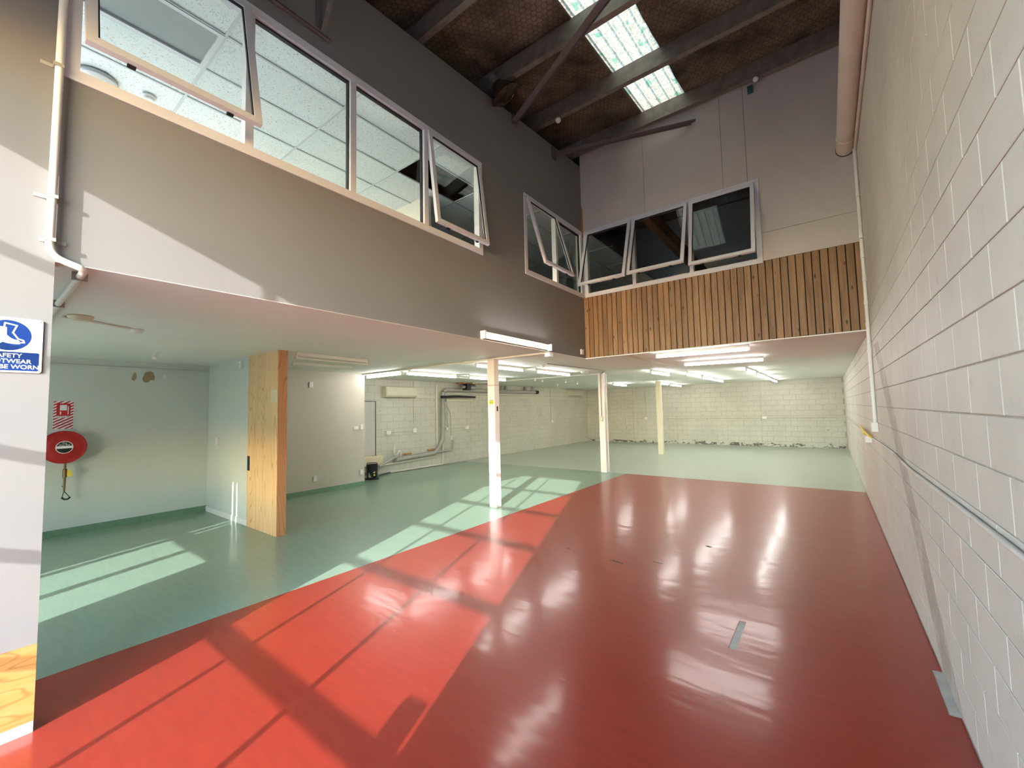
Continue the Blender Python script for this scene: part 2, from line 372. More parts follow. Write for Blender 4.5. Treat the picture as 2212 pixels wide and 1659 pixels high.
# ------------------------------------------------------------------ ground and floor
build(MB().box(-14, -60, -.16, 8, YF, -.06), 'ground', 'yard', **ST)
floor = build(MB().box(XO-.2, YF-.2, -.15, XR+.2, YB+.2, -.003), 'floor', 'conc', **ST)
xs = [XRED, -.646, -.598, .422, XR]; ys = [YF, 3.245, 3.262, 3.715, 3.725, YRED]
build(plate(xs, ys, lambda i, j: not (i == 1 and 2 <= j <= 2) and not (i == 3 and 1 <= j <= 3), lambda u, w: (u, w, 0), (0, 0, -.003)), 'red_vinyl', 'red', floor)
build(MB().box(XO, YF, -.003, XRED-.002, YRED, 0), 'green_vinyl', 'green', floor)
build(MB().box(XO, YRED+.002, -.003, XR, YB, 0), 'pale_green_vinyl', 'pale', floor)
# ------------------------------------------------------------------ block walls
def block_mesh(ax, sgn, l=.394, h=.194, c=.003, d=.008):
    # outer face in the wall plane, chamfered edges, sides going d into the wall; centred on the face
    pr = [(-l/2, -h/2), (l/2, -h/2), (l/2, h/2), (-l/2, h/2)]; ins = [(a-math.copysign(c, a), b-math.copysign(c, b)) for a, b in pr]
    P = lambda u, z, k: ((k*sgn, u, z) if ax == 'x' else (u, k*sgn, z))
    v = [P(a, b, 0) for a, b in ins]+[P(a, b, c*.7) for a, b in pr]+[P(a, b, d) for a, b in pr]
    f = [(0, 1, 2, 3)]
    for i in range(4):
        j = (i+1) % 4; f += [(i, i+4, j+4, j), (i+4, i+8, j+8, j+4)]
    return v, f
def block_wall(wall, ax, plane, sgn, u0, u1, ztop, mat, zoff=.02, hide=None, gap=.006, c=.003):
    v, f = block_mesh(ax, sgn, .4-gap, .2-gap, c); me = bpy.data.meshes.new('block'); me.from_pydata(v, [], f); me.materials.append(M[mat]); me.update()
    cand = []; rest = MB(); k = 0
    while zoff+.2*(k-1) < 9:
        z0 = zoff+.2*(k-1); u = u0-(.2 if k % 2 else 0)
        while u < u1:
            a, b = max(u, u0), min(u+.4, u1); lo, hi = max(z0, 0), min(z0+.2, ztop((a+b)/2)); u += .4
            if b-a < .06 or hi-lo < .05: continue
            uc, zc = (a+b)/2, (lo+hi)/2; P = (plane, uc, zc) if ax == 'x' else (uc, plane, zc)
            full = abs(b-a-.4) < 1e-6 and abs(hi-lo-.2) < 1e-6
            q = px(P); vis = q and -60 < q[0] < W+60 and -60 < q[1] < H+60 and not (hide and hide(uc, zc))
            d = (Vector(P)-EYE); cosv = abs(d.x if ax == 'x' else d.y)/d.length
            cand.append((cosv/d.length**2 if (vis and full) else -1, P, b-a, hi-lo))
        k += 1
    cand.sort(key=lambda c: -c[0])
    for i, (s, P, l, h) in enumerate(cand):
        if i < 300 and s > 0:
            put(bpy.data.objects.new('block', me), P, wall)
        else:
            vv, ff = block_mesh(ax, sgn, l-gap, h-gap, c); rest.add([Vector(P)+Vector(x) for x in vv], ff)
    if rest.v: build(rest, 'blockwork', mat, wall, kind='stuff')
wr = build(MB().box(XR+.005, YF-.2, -.1, XR+.2, YB+.2, 8.2), 'wall_right', 'joint', **ST)
block_wall(wr, 'x', XR, 1, YF, YB, lambda y: zroof(y) if y < YS else ZC, 'right')
wb = build(MB().box(XO-.2, YB+.005, -.1, XR+.2, YB+.2, 8.2), 'wall_back', 'jointback', **ST)
block_wall(wb, 'y', YB, 1, XO, XR, lambda x: ZC, 'back', gap=.009, c=.004)
wo = build(MB().box(XO-.2, YF-.2, -.1, XO-.005, YB+.2, 8.2), 'wall_outer_left', 'jointback', **ST)
block_wall(wo, 'x', XO, -1, 5.72, YB, lambda y: ZC, 'outer', hide=lambda u, z: u < 6.75, gap=.008, c=.004)
# ------------------------------------------------------------------ front wall with glazed door and windows (behind the camera)
DX0, DX1, DZ = -3.165, -.527, 3.905
AX0, AX1, AZ0, AZ1 = -8.5, -4.42, .45, 2.3  # alcove window enlarged upward and towards the hose reel to brighten the alcove
OX0, OX1, OZ0, OZ1 = -8.2, -4.9, 3.35, 5.1
us = sorted({XO-.2, OX0, AX0, AX1, OX1, DX0, DX1, XR+.2}); zs = sorted({-.1, AZ0, AZ1, OZ0, DZ, OZ1, 8.2}); zs[0] = -.1
def fkeep(i, j):
    u = (us[i]+us[i+1])/2; z = (zs[j]+zs[j+1])/2
    return not (DX0 < u < DX1 and z < DZ) and not (AX0 < u < AX1 and AZ0 < z < AZ1) and not (OX0 < u < OX1 and OZ0 < z < OZ1)
build(plate(us, zs, fkeep, lambda u, z: (u, YF, z), (0, -.15, 0)), 'wall_front', 'white', **ST)
door = empty('door_1', ((DX0+DX1)/2, YF-.06, 0), **ST)
rails = [.03, .569, 1.116, 1.672, 2.212, 2.757, 3.302, DZ-.005]
stiles = [DX0, -2.282, -1.422, DX1-.03]
for i, z in enumerate(rails):
    h = .031 if 0 < i < 7 else .03
    build(MB().box(DX0, YF-.08, z-h, DX1, YF-.04, z+h), 'rail', 'alu', door)
for i, x in enumerate(stiles):
    w = .016; build(MB().box(x-w if i < 3 else x-.005, YF-.078, 0, x+w if i < 3 else DX1, YF-.042, DZ), 'stile', 'alu', door)
for i in range(7):
    for j in range(3):
        build(MB().box(stiles[j]+.006, YF-.063, rails[i]+.02, stiles[j+1]-.006, YF-.058, rails[i+1]-.02), 'pane', 'glass', door)
build(MB().box(-.77, YF-.05, 1.11, -.622, YF+.02, 1.24), 'lock_box', 'darksteel', door)
def simple_window(name, x0, x1, z0, z1, mulls, trans):
    w = empty(name, ((x0+x1)/2, YF-.07, z0), **ST)
    f = MB()
    for a, b, c, d in ((x0, z0, x1, z0+.04), (x0, z1-.04, x1, z1), (x0, z0+.04, x0+.04, z1-.04), (x1-.04, z0+.04, x1, z1-.04)): f.box(a, YF-.1, b, c, YF-.04, d)
    build(f, 'frame', 'alu', w)
    for m in mulls: build(MB().box(m-.055, YF-.099, z0+.04, m+.055, YF-.041, z1-.04), 'mullion', 'alu', w)
    for t in trans: build(MB().box(x0+.04, YF-.098, t-.047, x1-.04, YF-.042, t+.047), 'transom', 'alu', w)
    xs = [x0]+mulls+[x1]; zs = [z0]+trans+[z1]
    for i in range(len(xs)-1):
        for j in range(len(zs)-1): build(MB().box(xs[i]+.02, YF-.072, zs[j]+.02, xs[i+1]-.02, YF-.067, zs[j+1]-.02), 'pane', 'glass', w)
    return w
simple_window('window_4', AX0, AX1, AZ0, AZ1, [-7.25, -5.938, -5.168], [1.364])
simple_window('window_5', OX0, OX1, OZ0, OZ1, [-7.1, -6.0], [])
for x0, x1, z0, lab in ((-5.855, -5.14, 1.33, 'pale blind over the upper middle pane of the alcove window'), (-5.13, -4.43, 1.33, 'pale blind over the upper pane of the alcove window nearest the left wall'), (-7.24, -6.065, .46, 'full length pale blind over the alcove window pane second from the hose reel'), (-8.49, -7.26, .46, 'added full length blind glowing with sun to brighten the alcove, nearest the hose reel')):
    build(MB().box(x0, YF-.03, z0, x1, YF-.026, AZ1), 'window_blind', 'blindlit', label=lab, cat='blind', group='blinds on the alcove window')  # cloth made translucent so sunlit blinds brighten the alcove; outermost blind added for this

# ------------------------------------------------------------------ left wall (upper storey and near return), windows in it
W1 = (.31, 4.05); W2 = (5.07, 6.9); WZ = (3.755, 4.96)
us = [YF, YOP, W1[0], W1[1], W2[0], W2[1], YS+.1]; zs = [0, ZC, WZ[0], WZ[1], 6.3]
wlft = build(plate(us, zs, lambda i, j: (i == 0 or j > 0) and not (j == 2 and i in (2, 4)), lambda u, z: (XL, u, z), (-.12, 0, 0), top=zwall), 'wall_left', 'left', **ST)
build(MB().box(XL, YF+.01, .06, XL+.012, YOP-.001, .46), 'kick_panel', 'plyh', wlft, label='orange plywood kick panel')
build(MB().box(XL, YF+.01, 0, XL+.010, YOP-.002, .058), 'baseboard_left', 'white', **ST)
# upper back wall: dark backing, boards, timber slats
us = [XL-.12, -3.47, -.667, XR]; zs = [ZC, WZ[0], WZ[1], 7.2]
wu = build(plate(us, zs, lambda i, j: not (i == 1 and j == 1), lambda u, z: (u, YS+.02, z), (0, .1, 0)), 'wall_back_upper', 'dark', **ST)
def panel(poly): build(MB().prism([(x, YS+.02, z) for x, z in poly], (0, -.018, 0)), 'plasterboard', 'upper', wu)
g = .002; zt = 6.66
for a, b in ((XL+.002, -2.322), (-2.322, -1.104), (-1.104, -.779)): panel([(a+g, WZ[1]), (b-g, WZ[1]), (b-g, zt), (a+g, zt)])
panel([(-.779+g, WZ[1]), (-.667, WZ[1]), (-.667, 4.167), (XR-.002, 4.167), (XR-.002, zt), (-.779+g, zt)])
panel([(-.667, WZ[0]), (XR-.002, WZ[0]), (XR-.002, 4.163), (-.667, 4.163)])
panel([(XL+.002, WZ[0]-.0), (-3.47, WZ[0]), (-3.47, WZ[1]), (XL+.002, WZ[1])])
NS = 44; pw = (XR-XL)/NS
for k in range(NS):
    x = XL+pw*k; z1 = WZ[0]-.004+random.uniform(-.004, .002); dy = random.uniform(-.0025, .0025)
    mb = MB().box(x+.006, YS-.004+dy, ZC+.005+random.uniform(-.006, .004), x+pw-.005, YS+.019, z1)
    build(mb, 'slat', 'slat', wu, bevel=.0015)
build(MB().box(XL, YS-.012, ZC-.016, XR, YS+.11, ZC), 'trim_1', 'ceil', **ST)
build(MB().box(XL+.003, YS-.03, 4.88, XL+.03, YS-.002, 5.45), 'trim_2', 'orange', **ST)
for k, x in enumerate((-3.1, -2.35, -1.4, -.6)):
    build(MB().ball((x, YS-.02, ZC-.006), .011, 8), 'cup_hook', 'plastic', label=['white cup hook under the slats nearest the left wall', 'second white cup hook under the slats from the left wall', 'third white cup hook under the slats from the left wall', 'fourth white cup hook under the slats, nearest the right wall'][k], cat='hook', group='cup hooks under the slats')
# windows: frame, mullions, sashes with panes
def win(name, org, n, spans, fn, opens, zr=WZ):
    """fn(u, w, z): u along the wall, w out of the wall towards the hall"""
    w = empty(name, org, **ST); u0, u1 = spans[0], spans[-1]; z0, z1 = zr; t = .045
    def bx(a, c0, b, c, c1, d):
        m = MB().box(a, c0, b, c, c1, d); return m.xf(lambda v: fn(v.x, v.y, v.z))
    fix = lambda m: m
    f = MB()
    for q in ((u0, z0, u1, z0+t), (u0, z1-t, u1, z1), (u0, z0+t, u0+t, z1-t), (u1-t, z0+t, u1, z1-t)):
        f2 = bx(q[0], -.07, q[1], q[2], .012, q[3]); f.add(f2.v, f2.f)
    build(f, 'frame', 'alu', w)
    fl = MB()
    for q in ((u0-.025, z0-.03, u1+.025, z0), (u0-.025, z1, u1+.025, z1+.025), (u0-.025, z0, u0, z1), (u1, z0, min(u1+.025, u1+.025), z1)):
        f2 = bx(q[0], 0, q[1], q[2], .014, q[3]); fl.add(f2.v, f2.f)
    build(fl, 'facing', 'alu', w)
    for m in spans[1:-1]: build(bx(m-.03, -.069, z0+t, m+.03, .011, z1-t), 'mullion', 'alu', w)
    for i in range(n):
        a, b = spans[i]+(.045 if i == 0 else .03), spans[i+1]-(.045 if i == n-1 else .03); c, d = z0+t, z1-t
        if opens[i] is None:
            s = MB()
            for q in ((a, c, b, c+.012), (a, d-.016, b, d), (a, c+.012, a+.012, d-.016), (b-.012, c+.012, b, d-.016)):
                f2 = bx(q[0], -.055, q[1], q[2], -.02, q[3]); s.add(f2.v, f2.f)
            build(s, 'glazing_seal', 'seal', w)
            build(bx(a+.006, -.045, c+.006, b-.006, -.04, d-.006), 'pane', 'glass', w)
        else:
            th = opens[i]; A, B, Cc, D = a-.012, b+.012, c-.012, d+.012; st = .05
            def rot(m):
                def r(v):
                    h = D; y = v.y; z = v.z-h
                    return Vector((v.x, y*math.cos(th)-z*math.sin(th), h+z*math.cos(th)+y*math.sin(th)))
                return m.xf(r).xf(lambda v: fn(v.x, v.y, v.z))
            s = MB()
            for q in ((A, Cc, B, Cc+st), (A, D-st, B, D), (A, Cc+st, A+st, D-st), (B-st, Cc+st, B, D-st)): s.box(q[0], .0, q[1], q[2], .04, q[3])
            so = build(rot(s), 'sash', 'alu', w)
            s = MB()
            for q in ((A+st, Cc+st, B-st, Cc+st+.01), (A+st, D-st-.012, B-st, D-st), (A+st, Cc+st+.01, A+st+.009, D-st-.012), (B-st-.009, Cc+st+.01, B-st, D-st-.012)): s.box(q[0], .012, q[1], q[2], .03, q[3])
            build(rot(s), 'glazing_seal', 'seal', so)
            build(rot(MB().box(A+st-.004, .018, Cc+st-.004, B-st+.004, .023, D-st+.004)), 'pane', 'glass', so)
            for u in (A+.2, B-.2):
                build(rot(MB().box(u-.02, -.012, Cc-.012, u+.02, .01, Cc+.006)), 'catch', 'black', so)
            s = MB()
            for q in ((A, .0), (B-.012, .0)): s.box(q[0]+.002, -.006, Cc+.1, q[0]+.010, 0, D-.02)
            build(rot(s), 'hinge_arm', 'chrome', so)
    return w
fx = lambda u, w, z: Vector((XL+w, u, z)); fy = lambda u, w, z: Vector((u, YS-w, z))
win('window_1', (XL, 2.2, WZ[0]), 4, [W1[0], 1.285, 2.19, 3.108, W1[1]], fx, [.235, None, None, .12])
win('window_2', (XL, 6, WZ[0]), 2, [W2[0], 5.985, W2[1]], fx, [.27, None])
win('window_3', (-2, YS, WZ[0]), 3, [-3.47, -2.553, -1.615, -.667], fy, [.33, .345, .235])
# ------------------------------------------------------------------ low ceiling, alcove walls, partition
build(MB().box(XL-.121, YOP, ZC-.003, XL-.0005, YS+.12, ZC), 'trim_8', 'ceil', **ST)
us = [XO, XL-.12, XR]; ys = [YF, YS+.12, YB]
build(plate(us, ys, lambda i, j: not (i == 1 and j == 0), lambda u, w: (u, w, ZC), (0, 0, .3)), 'ceiling', 'ceil', **ST)
build(MB().box(XA-.12, YF, 0, XA, YP+.02, ZC), 'wall_alcove_left', 'alcove', **ST)
wp = build(MB().box(XA, YP, 0, -7.175, YP+.1, ZC), 'wall_alcove_back', 'alcove', **ST)
wgy = build(MB().box(XG-.12, YP+.1, 0, XG, 5.72, ZC), 'wall_grey_left', 'grey', **ST)
build(MB().box(XO, 5.60, 0, XG-.12, 5.72, ZC), 'wall_grey_end', 'grey', **ST)
build(MB().box(XA+.0, YF, 0, XA+.012, YP, .1), 'baseboard_alcove', 'cove', **ST)
build(MB().box(XA+.012, YP-.012, 0, -7.175, YP, .085), 'baseboard_partition', 'white', **ST)
build(MB().box(XG, YP+.1, 0, XG+.012, 5.72, .1), 'baseboard_grey', 'cove', **ST)
tb = build(MB().box(XG, 5.655, ZC-.028, XL-.02, 5.755, ZC), 'trim_3', 'ceil', **ST)
build(MB().box(-9.7, 10.2, ZC-.03, -4.7, 10.3, ZC), 'trim_4', 'ceil', **ST)
build(MB().box(-2.86, 7.1, ZC-.004, -2.74, 9.6, ZC), 'trim_5', 'cream', **ST)
pc = empty('plywood_pier', (-6.67, YP+.05, 0), label='tall pine plywood pier boxing in the end of the alcove partition', cat='pier')
build(MB().box(-7.173, YP-.012, 0, -6.172, YP, ZC), 'face_board', 'ply', pc)
build(MB().box(-6.172, YP-.012, 0, -6.155, YP+.112, ZC), 'end_board', 'plyend', pc)
build(MB().box(-7.173, YP+.1, 0, -6.172, YP+.112, ZC), 'rear_board', 'ply', pc)
build(MB().box(-7.173, YP, .0, -6.172, YP+.1, ZC-.002), 'core', 'beam', pc)
build(MB().box(-7.168, YP-.014, .84, -7.08, YP-.0121, 1.06), 'cut_out', 'black', pc)
build(MB().box(-7.13, YP-.017, .86, -7.10, YP-.0141, 1.0), 'junction_wires', 'blue', pc)
build(MB().box(-6.38, YP-.0132, 1.86, -6.18, YP-.0121, 2.04), 'paper_patch', 'cream', pc)
for q in ([(1.62, 2.30), (1.66, 2.28), (1.685, 2.34), (1.68, 2.41), (1.655, 2.42), (1.635, 2.37)], [(1.76, 2.34), (1.76, 2.29), (1.80, 2.26), (1.84, 2.27), (1.86, 2.305), (1.91, 2.30), (1.915, 2.36), (1.895, 2.43), (1.85, 2.45), (1.79, 2.43)]):
    build(MB().prism([(XA, y, z) for y, z in q], (.0008, 0, 0)), 'peeled_patch', 'peel', bpy.data.objects['wall_alcove_left'])
build(MB().box(XA, 2.03, 2.33, XA+.001, 2.065, 2.40), 'paper_scrap', 'white', bpy.data.objects['wall_alcove_left'])
# ------------------------------------------------------------------ roof
def roof_z(x, y): 
    t = ((y-3.13) % 1.225)/1.225
    return zroof(y)-.05*math.sin(math.pi*t)*(.6+.4*math.sin(x*2.1+y))-.012*math.sin(x*9+y*5)*math.sin(y*13-x*3)
ro = empty('roof', (-4.6, 8.7, 6.6), **ST)
SX0, SX1 = -2.27, -1.565
def sheet(x0, x1, y0, y1, nx, ny):
    mb = MB(); vs_ = [(x0+(x1-x0)*i/nx, y0+(y1-y0)*j/ny) for j in range(ny+1) for i in range(nx+1)]
    return mb.add([(x, y, roof_z(x, y)) for x, y in vs_], [(j*(nx+1)+i, (j+1)*(nx+1)+i, (j+1)*(nx+1)+i+1, j*(nx+1)+i+1) for j in range(ny) for i in range(nx)])
build(sheet(XO-.2, SX0, YF-.2, YB+.2, 80, 220), 'foil', 'foil', ro, smooth=True)
build(sheet(SX1, XR+.2, YF-.2, YB+.2, 24, 220), 'foil', 'foil', ro, smooth=True)
build(MB().prism([(XO-.2, YF-.2, zroof(YF-.2)+.06), (SX0, YF-.2, zroof(YF-.2)+.06), (SX0, YB+.2, zroof(YB+.2)+.06), (XO-.2, YB+.2, zroof(YB+.2)+.06)], (0, 0, .02)), 'roof_sheet', 'steel', ro)
build(MB().prism([(SX1, YF-.2, zroof(YF-.2)+.06), (XR+.2, YF-.2, zroof(YF-.2)+.06), (XR+.2, YB+.2, zroof(YB+.2)+.06), (SX1, YB+.2, zroof(YB+.2)+.06)], (0, 0, .02)), 'roof_sheet', 'steel', ro)
py = [3.205+1.225*(k-4) for k in range(18)]
prof = [0, .05, .07, .12]                          # trapezoidal rib
for k in range(len(py)-1):
    y0, y1 = max(py[k], YF-.2), py[k+1]
    if y1 < YF or y0 > YS+.2: continue
    mb = MB(); pts = []; ribs = 5; wdt = (SX1-SX0)/ribs
    for r in range(ribs):
        b = SX0+wdt*r; pts += [(b, 0), (b+wdt*.18, 0), (b+wdt*.26, .022), (b+wdt*.38, .022), (b+wdt*.46, 0)]
    pts.append((SX1, 0))
    for y in (y0, y1): mb.v += [(x, y, zroof(y)+.03+dz) for x, dz in pts]
    n = len(pts); mb.f = [(i, i+1, n+i+1, n+i) for i in range(n-1)]
    build(mb, 'skylight', 'sky', ro)
build(MB().prism([(SX0-.02, YS+.35, zroof(YS+.35)+.1), (SX1+.02, YS+.35, zroof(YS+.35)+.1), (SX1+.02, YB+.2, zroof(YB+.2)+.1), (SX0-.02, YB+.2, zroof(YB+.2)+.1)], (0, 0, .02)), 'roof_sheet', 'steel', ro)
for y in py:                                       # C purlins: far edge of the bottom flange at y
    if y < YF or y > YB: continue
    z = zroof(y); s = MB()
    s.box(XO, y-.079, z-.25, XR, y-.075, z-.01); s.box(XO, y-.079, z-.254, XR, y, z-.25); s.box(XO, y-.004, z-.25, XR, y, z-.225); s.box(XO, y-.079, z-.012, XR, y, z-.008)
    build(s, 'purlin', 'steel', ro)
# roof braces
def brace(p0, p1, name, label):
    P0, P1 = Vector(p0), Vector(p1); t = (P1-P0).normalized(); s = t.cross(Vector((0, 0, 1))).normalized(); n = s.cross(t)
    o = empty(name, p0, label=label, cat='brace', group='flat steel roof braces')
    mb = MB(); w = .045
    mb.v = [tuple(P+s*a+n*b) for P in (P0, P1) for a, b in ((-w, -.004), (w, -.004), (w, .004), (-w, .004))]
    mb.f = [(0, 1, 2, 3), (4, 7, 6, 5), (0, 4, 5, 1), (1, 5, 6, 2), (2, 6, 7, 3), (3, 7, 4, 0)]
    build(mb, 'bar', 'darksteel', o)
    mb = MB(); mb.v = [tuple(P+n*b+s*a) for P in (P0, P1) for a, b in ((-w, -.03), (-w+.006, -.03), (-w+.006, 0), (-w, 0))]
    mb.f = [(0, 1, 2, 3), (4, 7, 6, 5), (0, 4, 5, 1), (1, 5, 6, 2), (2, 6, 7, 3), (3, 7, 4, 0)]
    build(mb, 'lip', 'darksteel', o)
    return o
d = Vector((-1.609, 3.92, 5.98))-Vector((-3.56, 4.86, 6.0))
ba = brace((-3.56, 4.86, 6.0), Vector((-3.56, 4.86, 6.0))+d*2.06, 'roof_brace', 'long steel brace crossing under the skylights from the left wall')
build(MB().box(XL, 4.80, 5.93, XL+.02, 4.92, 6.10), 'end_plate', 'darksteel', ba)
bb = brace((-3.53, 5.98, 6.06), (-1.45, YS-.012, 6.235), 'roof_brace', 'short steel brace ending on the upper back wall')
build(MB().box(XL, 5.92, 5.97, XL+.02, 6.04, 6.16), 'end_plate', 'darksteel', bb)

# ------------------------------------------------------------------ offices behind the upper windows
build(MB().box(-8.7, YF, 2.9, -8.6, 12.1, 5.3), 'wall_office_left', 'white', **ST)
build(MB().box(-8.6, 12, 2.9, XR, 12.1, 7.0), 'wall_office_back', 'white', **ST)
build(MB().box(-8.6, 4.5, 2.9, -5.1, 4.6, 5.25), 'wall_office_partition', 'white', **ST)
oc = empty('ceiling_office', (-5, 3, 5.25), **ST)
tv = MB().box(-.294, -.594, 0, .294, .594, .016); tme = bpy.data.meshes.new('tile')
tme.from_pydata(tv.v, [], tv.f); tme.materials.append(M['tile']); tme.update()
gx = [-4.315-.595*k for k in range(-1, 8)]; gy = [2.56+1.195*k for k in range(-4, 9)]
for a in gx[:-1]:
    for b in gy[:-1]:
        c = (a-.2975, b+.5975, 5.25)
        if c[0] > XL-.15 and c[1] < YS: continue
        if c[0] > -3.3: continue
        if abs(c[0]+4.61) < .1 and (abs(c[1]-4.35) < .1 or abs(c[1]-.77) < .1): continue      # open bay, troffer bay
        put(bpy.data.objects.new('tile', tme), c, oc)
for a in gx: build(MB().box(a-.012, YF, 5.238, a+.012, 12, 5.252), 'grid_bar', 'grid', oc)
for b in gy: build(MB().box(-8.6, b-.012, 5.237, XL-.121 if b < YS else -3.6, b+.012, 5.251), 'grid_bar', 'grid', oc)
build(MB().box(-2.45, YS+.125, 4.95, -2.3, 12, 5.2), 'trim_6', 'beam', **ST)
build(MB().box(-8.6, 3.75, 5.7, -3.66, 5, 5.72), 'dark_void_sheet', 'dark', **ST)  # dark sheet above the open ceiling bay, standing in for the unlit void
tr = empty('ceiling_troffer', (-4.61, .77, 5.23), label='unlit grey recessed panel light in the office ceiling behind the open window', cat='light')
f = MB()
for q in ((-4.9, .22, -4.86, 1.32), (-4.36, .22, -4.32, 1.32), (-4.9, .18, -4.32, .22), (-4.9, 1.32, -4.32, 1.36)): f.box(q[0], q[1], 5.232, q[2], q[3], 5.27)
build(f, 'frame', 'alu', tr); build(MB().box(-4.88, .2, 5.255, -4.34, 1.34, 5.262), 'diffuser', 'blind', tr)
def detector(loc, label, r=.05, mat='plastic', name='smoke_detector', group='round ceiling detectors'):
    x, y, z = loc; o = empty(name, loc, label=label, cat='detector', group=group)
    build(MB().lathe((x, y, z), (0, 0, -1), [(r, 0), (r, .012), (r*.85, .02)], 24), 'base', mat, o, smooth=True)
    build(MB().lathe((x, y, z-.02), (0, 0, -1), [(r*.72, 0), (r*.78, .008), (r*.7, .026), (r*.4, .032)], 24), 'sensor', mat, o, smooth=True)
    return o
detector((-5.81, 1.12, 5.236), 'small white smoke detector on the office ceiling tiles', .06)
lo = empty('round_ceiling_light', (-5.9, .72, 5.236), label='round white flush light on the office ceiling tiles', cat='light')
build(MB().lathe((-5.9, .72, 5.236), (0, 0, -1), [(.16, 0), (.16, .02), (.15, .03)], 32), 'rim', 'chrome', lo, smooth=True)
build(MB().lathe((-5.9, .72, 5.206), (0, 0, -1), [(.145, 0), (.12, .025), (.05, .04)], 32), 'diffuser', 'plastic', lo, smooth=True)

# ------------------------------------------------------------------ posts
def postbox(name, x0, y0, x1, y1, mat, label):
    o = empty(name, ((x0+x1)/2, (y0+y1)/2, 0), label=label, cat='post', group='steel posts under the low ceiling')
    build(MB().box(x0, y0, .0, x1, y1, ZC-.032), 'shaft', mat, o, bevel=.004)
    build(MB().box(x0-.02, y0-.02, ZC-.034, x1+.02, y1+.02, ZC-.024), 'cap_plate', mat, o)
    return o
p1 = postbox('steel_post', -4.796, 5.605, -4.64, 5.735, 'post', 'nearest white steel post with a yellow restroom sticker')
build(MB().box(-4.7965, 5.6045, 2.112, -4.6395, 5.7355, 2.120), 'tape_line', 'redline', p1, label='thin red tape line')
build(MB().box(-4.6402, 5.658, 1.66, -4.638, 5.694, 1.745), 'slot', 'black', p1, label='small black slot')
p2 = postbox('steel_post', -4.832, 10.14, -4.672, 10.20, 'post', 'middle white steel post carrying a conduit and switch box')
build(MB().box(-4.80, 10.2, 0, -4.70, 10.31, ZC-.032), 'web', 'post', p2); build(MB().box(-4.832, 10.31, 0, -4.672, 10.33, ZC-.032), 'rear_flange', 'post', p2)
build(MB().box(-4.765, 10.137, .06, -4.70, 10.1395, .30), 'bare_patch', 'postcream', p2, label='cream patch where the paint has worn away')
postbox('steel_post', -4.86, 14.84, -4.685, 14.96, 'postcream', 'farthest steel post, painted cream')
sg = empty('restroom_sticker', (-4.714, 5.604, 1.82), label='small yellow restroom sticker with two black figures on the nearest post', cat='sign')
build(MB().box(-4.762, 5.6025, 1.785, -4.668, 5.6045, 1.855), 'film', 'yellowsign', sg)
f = MB(); f.box(-4.762, 5.6015, 1.848, -4.668, 5.6024, 1.855)
for cx in (-4.737, -4.695):
    f.lathe((cx, 5.6024, 1.838), (0, -1, 0), [(.006, 0), (.006, .0008)], 10)
    f.prism([(cx-.004, 5.6024, 1.829), (cx+.004, 5.6024, 1.829), (cx+.011, 5.6024, 1.808), (cx-.011, 5.6024, 1.808)], (0, -.0008, 0)); f.box(cx-.004, 5.6016, 1.79, cx+.004, 5.6024, 1.81)
build(f, 'figures', 'ink', sg)

# ------------------------------------------------------------------ fluorescent battens
def batten_proto(L, kind):
    """built along x about the origin, hanging from z=0; kind 1 lit, 0 unlit, 2 lit only channel"""
    o = empty('fluorescent_batten', (0, 0, 0))
    build(MB().box(-L/2, -.028, -.05, L/2, .028, 0), 'channel', 'plastic', o, bevel=.004)
    for s in (-1, 1): build(MB().box(s*L/2-.012, -.018, -.10, s*L/2+.012, .018, -.045), 'lamp_holder', 'plastic', o)
    build(MB().tube([(-L/2+.015, 0, -.082), (L/2-.015, 0, -.082)], .017, 12), 'tube', 'tube' if kind else 'tubeoff', o, smooth=True)
    return o
PROTO = {}
def batten(p0, p1, label, kind=1, group='lit fluorescent battens on the low ceiling'):
    P0, P1 = Vector((*p0, 0)), Vector((*p1, 0)); L = round((P1-P0).length, 2); c = (P0+P1)/2
    key = (L, kind); rz = math.atan2(P1.y-P0.y, P1.x-P0.x)
    if key not in PROTO: o = PROTO[key] = batten_proto(L, kind)
    else: o = copy_tree(PROTO[key])
    o.location = (c.x, c.y, ZC); o.rotation_euler = (0, 0, rz); tag(o, label, 'light', group); return o
batten((-8.72, 5.79), (-7.42, 5.79), 'lit tube light running sideways behind the ceiling trim, next to the grey wall')
batten((-7.36, 5.90), (-7.36, 7.40), 'lit tube light over the left floor, nearest the wall air conditioner')
batten((-7.31, 7.83), (-7.31, 9.33), 'lit tube light second in the left row, ahead of the pipework')
batten((-5.24, 5.80), (-5.24, 7.30), 'lit tube light directly behind the top of the nearest post')
batten((-5.20, 7.78), (-5.20, 9.28), 'lit tube light beside the smoke detector, between the nearest and middle posts')
batten((-3.46, 10.27), (-3.42, 11.6), 'lit tube light just right of the middle post, end on to the viewer')
batten((-3.01, 11.83), (-3.0, 13.33), 'lit tube light first in the row right of the cream post')
batten((-3.0, 13.5), (-3.0, 15.0), 'lit tube light second in the row right of the cream post')
batten((-3.0, 15.08), (-3.0, 16.58), 'lit tube light third and last in the row right of the cream post')
for a, b, w in ((11.6, 12.9, 'first'), (13.4, 14.9, 'second'), (15.45, 16.95, 'third'), (17.3, 18.75, 'fourth')):
    batten((-1.56, a), (-1.53, b), 'lit tube light, %s along the row nearest the right wall' % w)
batten((-2.28, 7.09), (-.915, 7.21), 'lit tube light across the ceiling just behind the timber slats')
batten((-2.32, 8.96), (-.94, 9.18), 'lit tube light across the ceiling, second behind the timber slats')
batten((-4.86, 15.0), (-4.93, 16.5), 'lit tube light partly behind the cream post')
batten((-5.0, 17.1), (-5.0, 18.6), 'lit tube light deep in the room beyond the cream post')
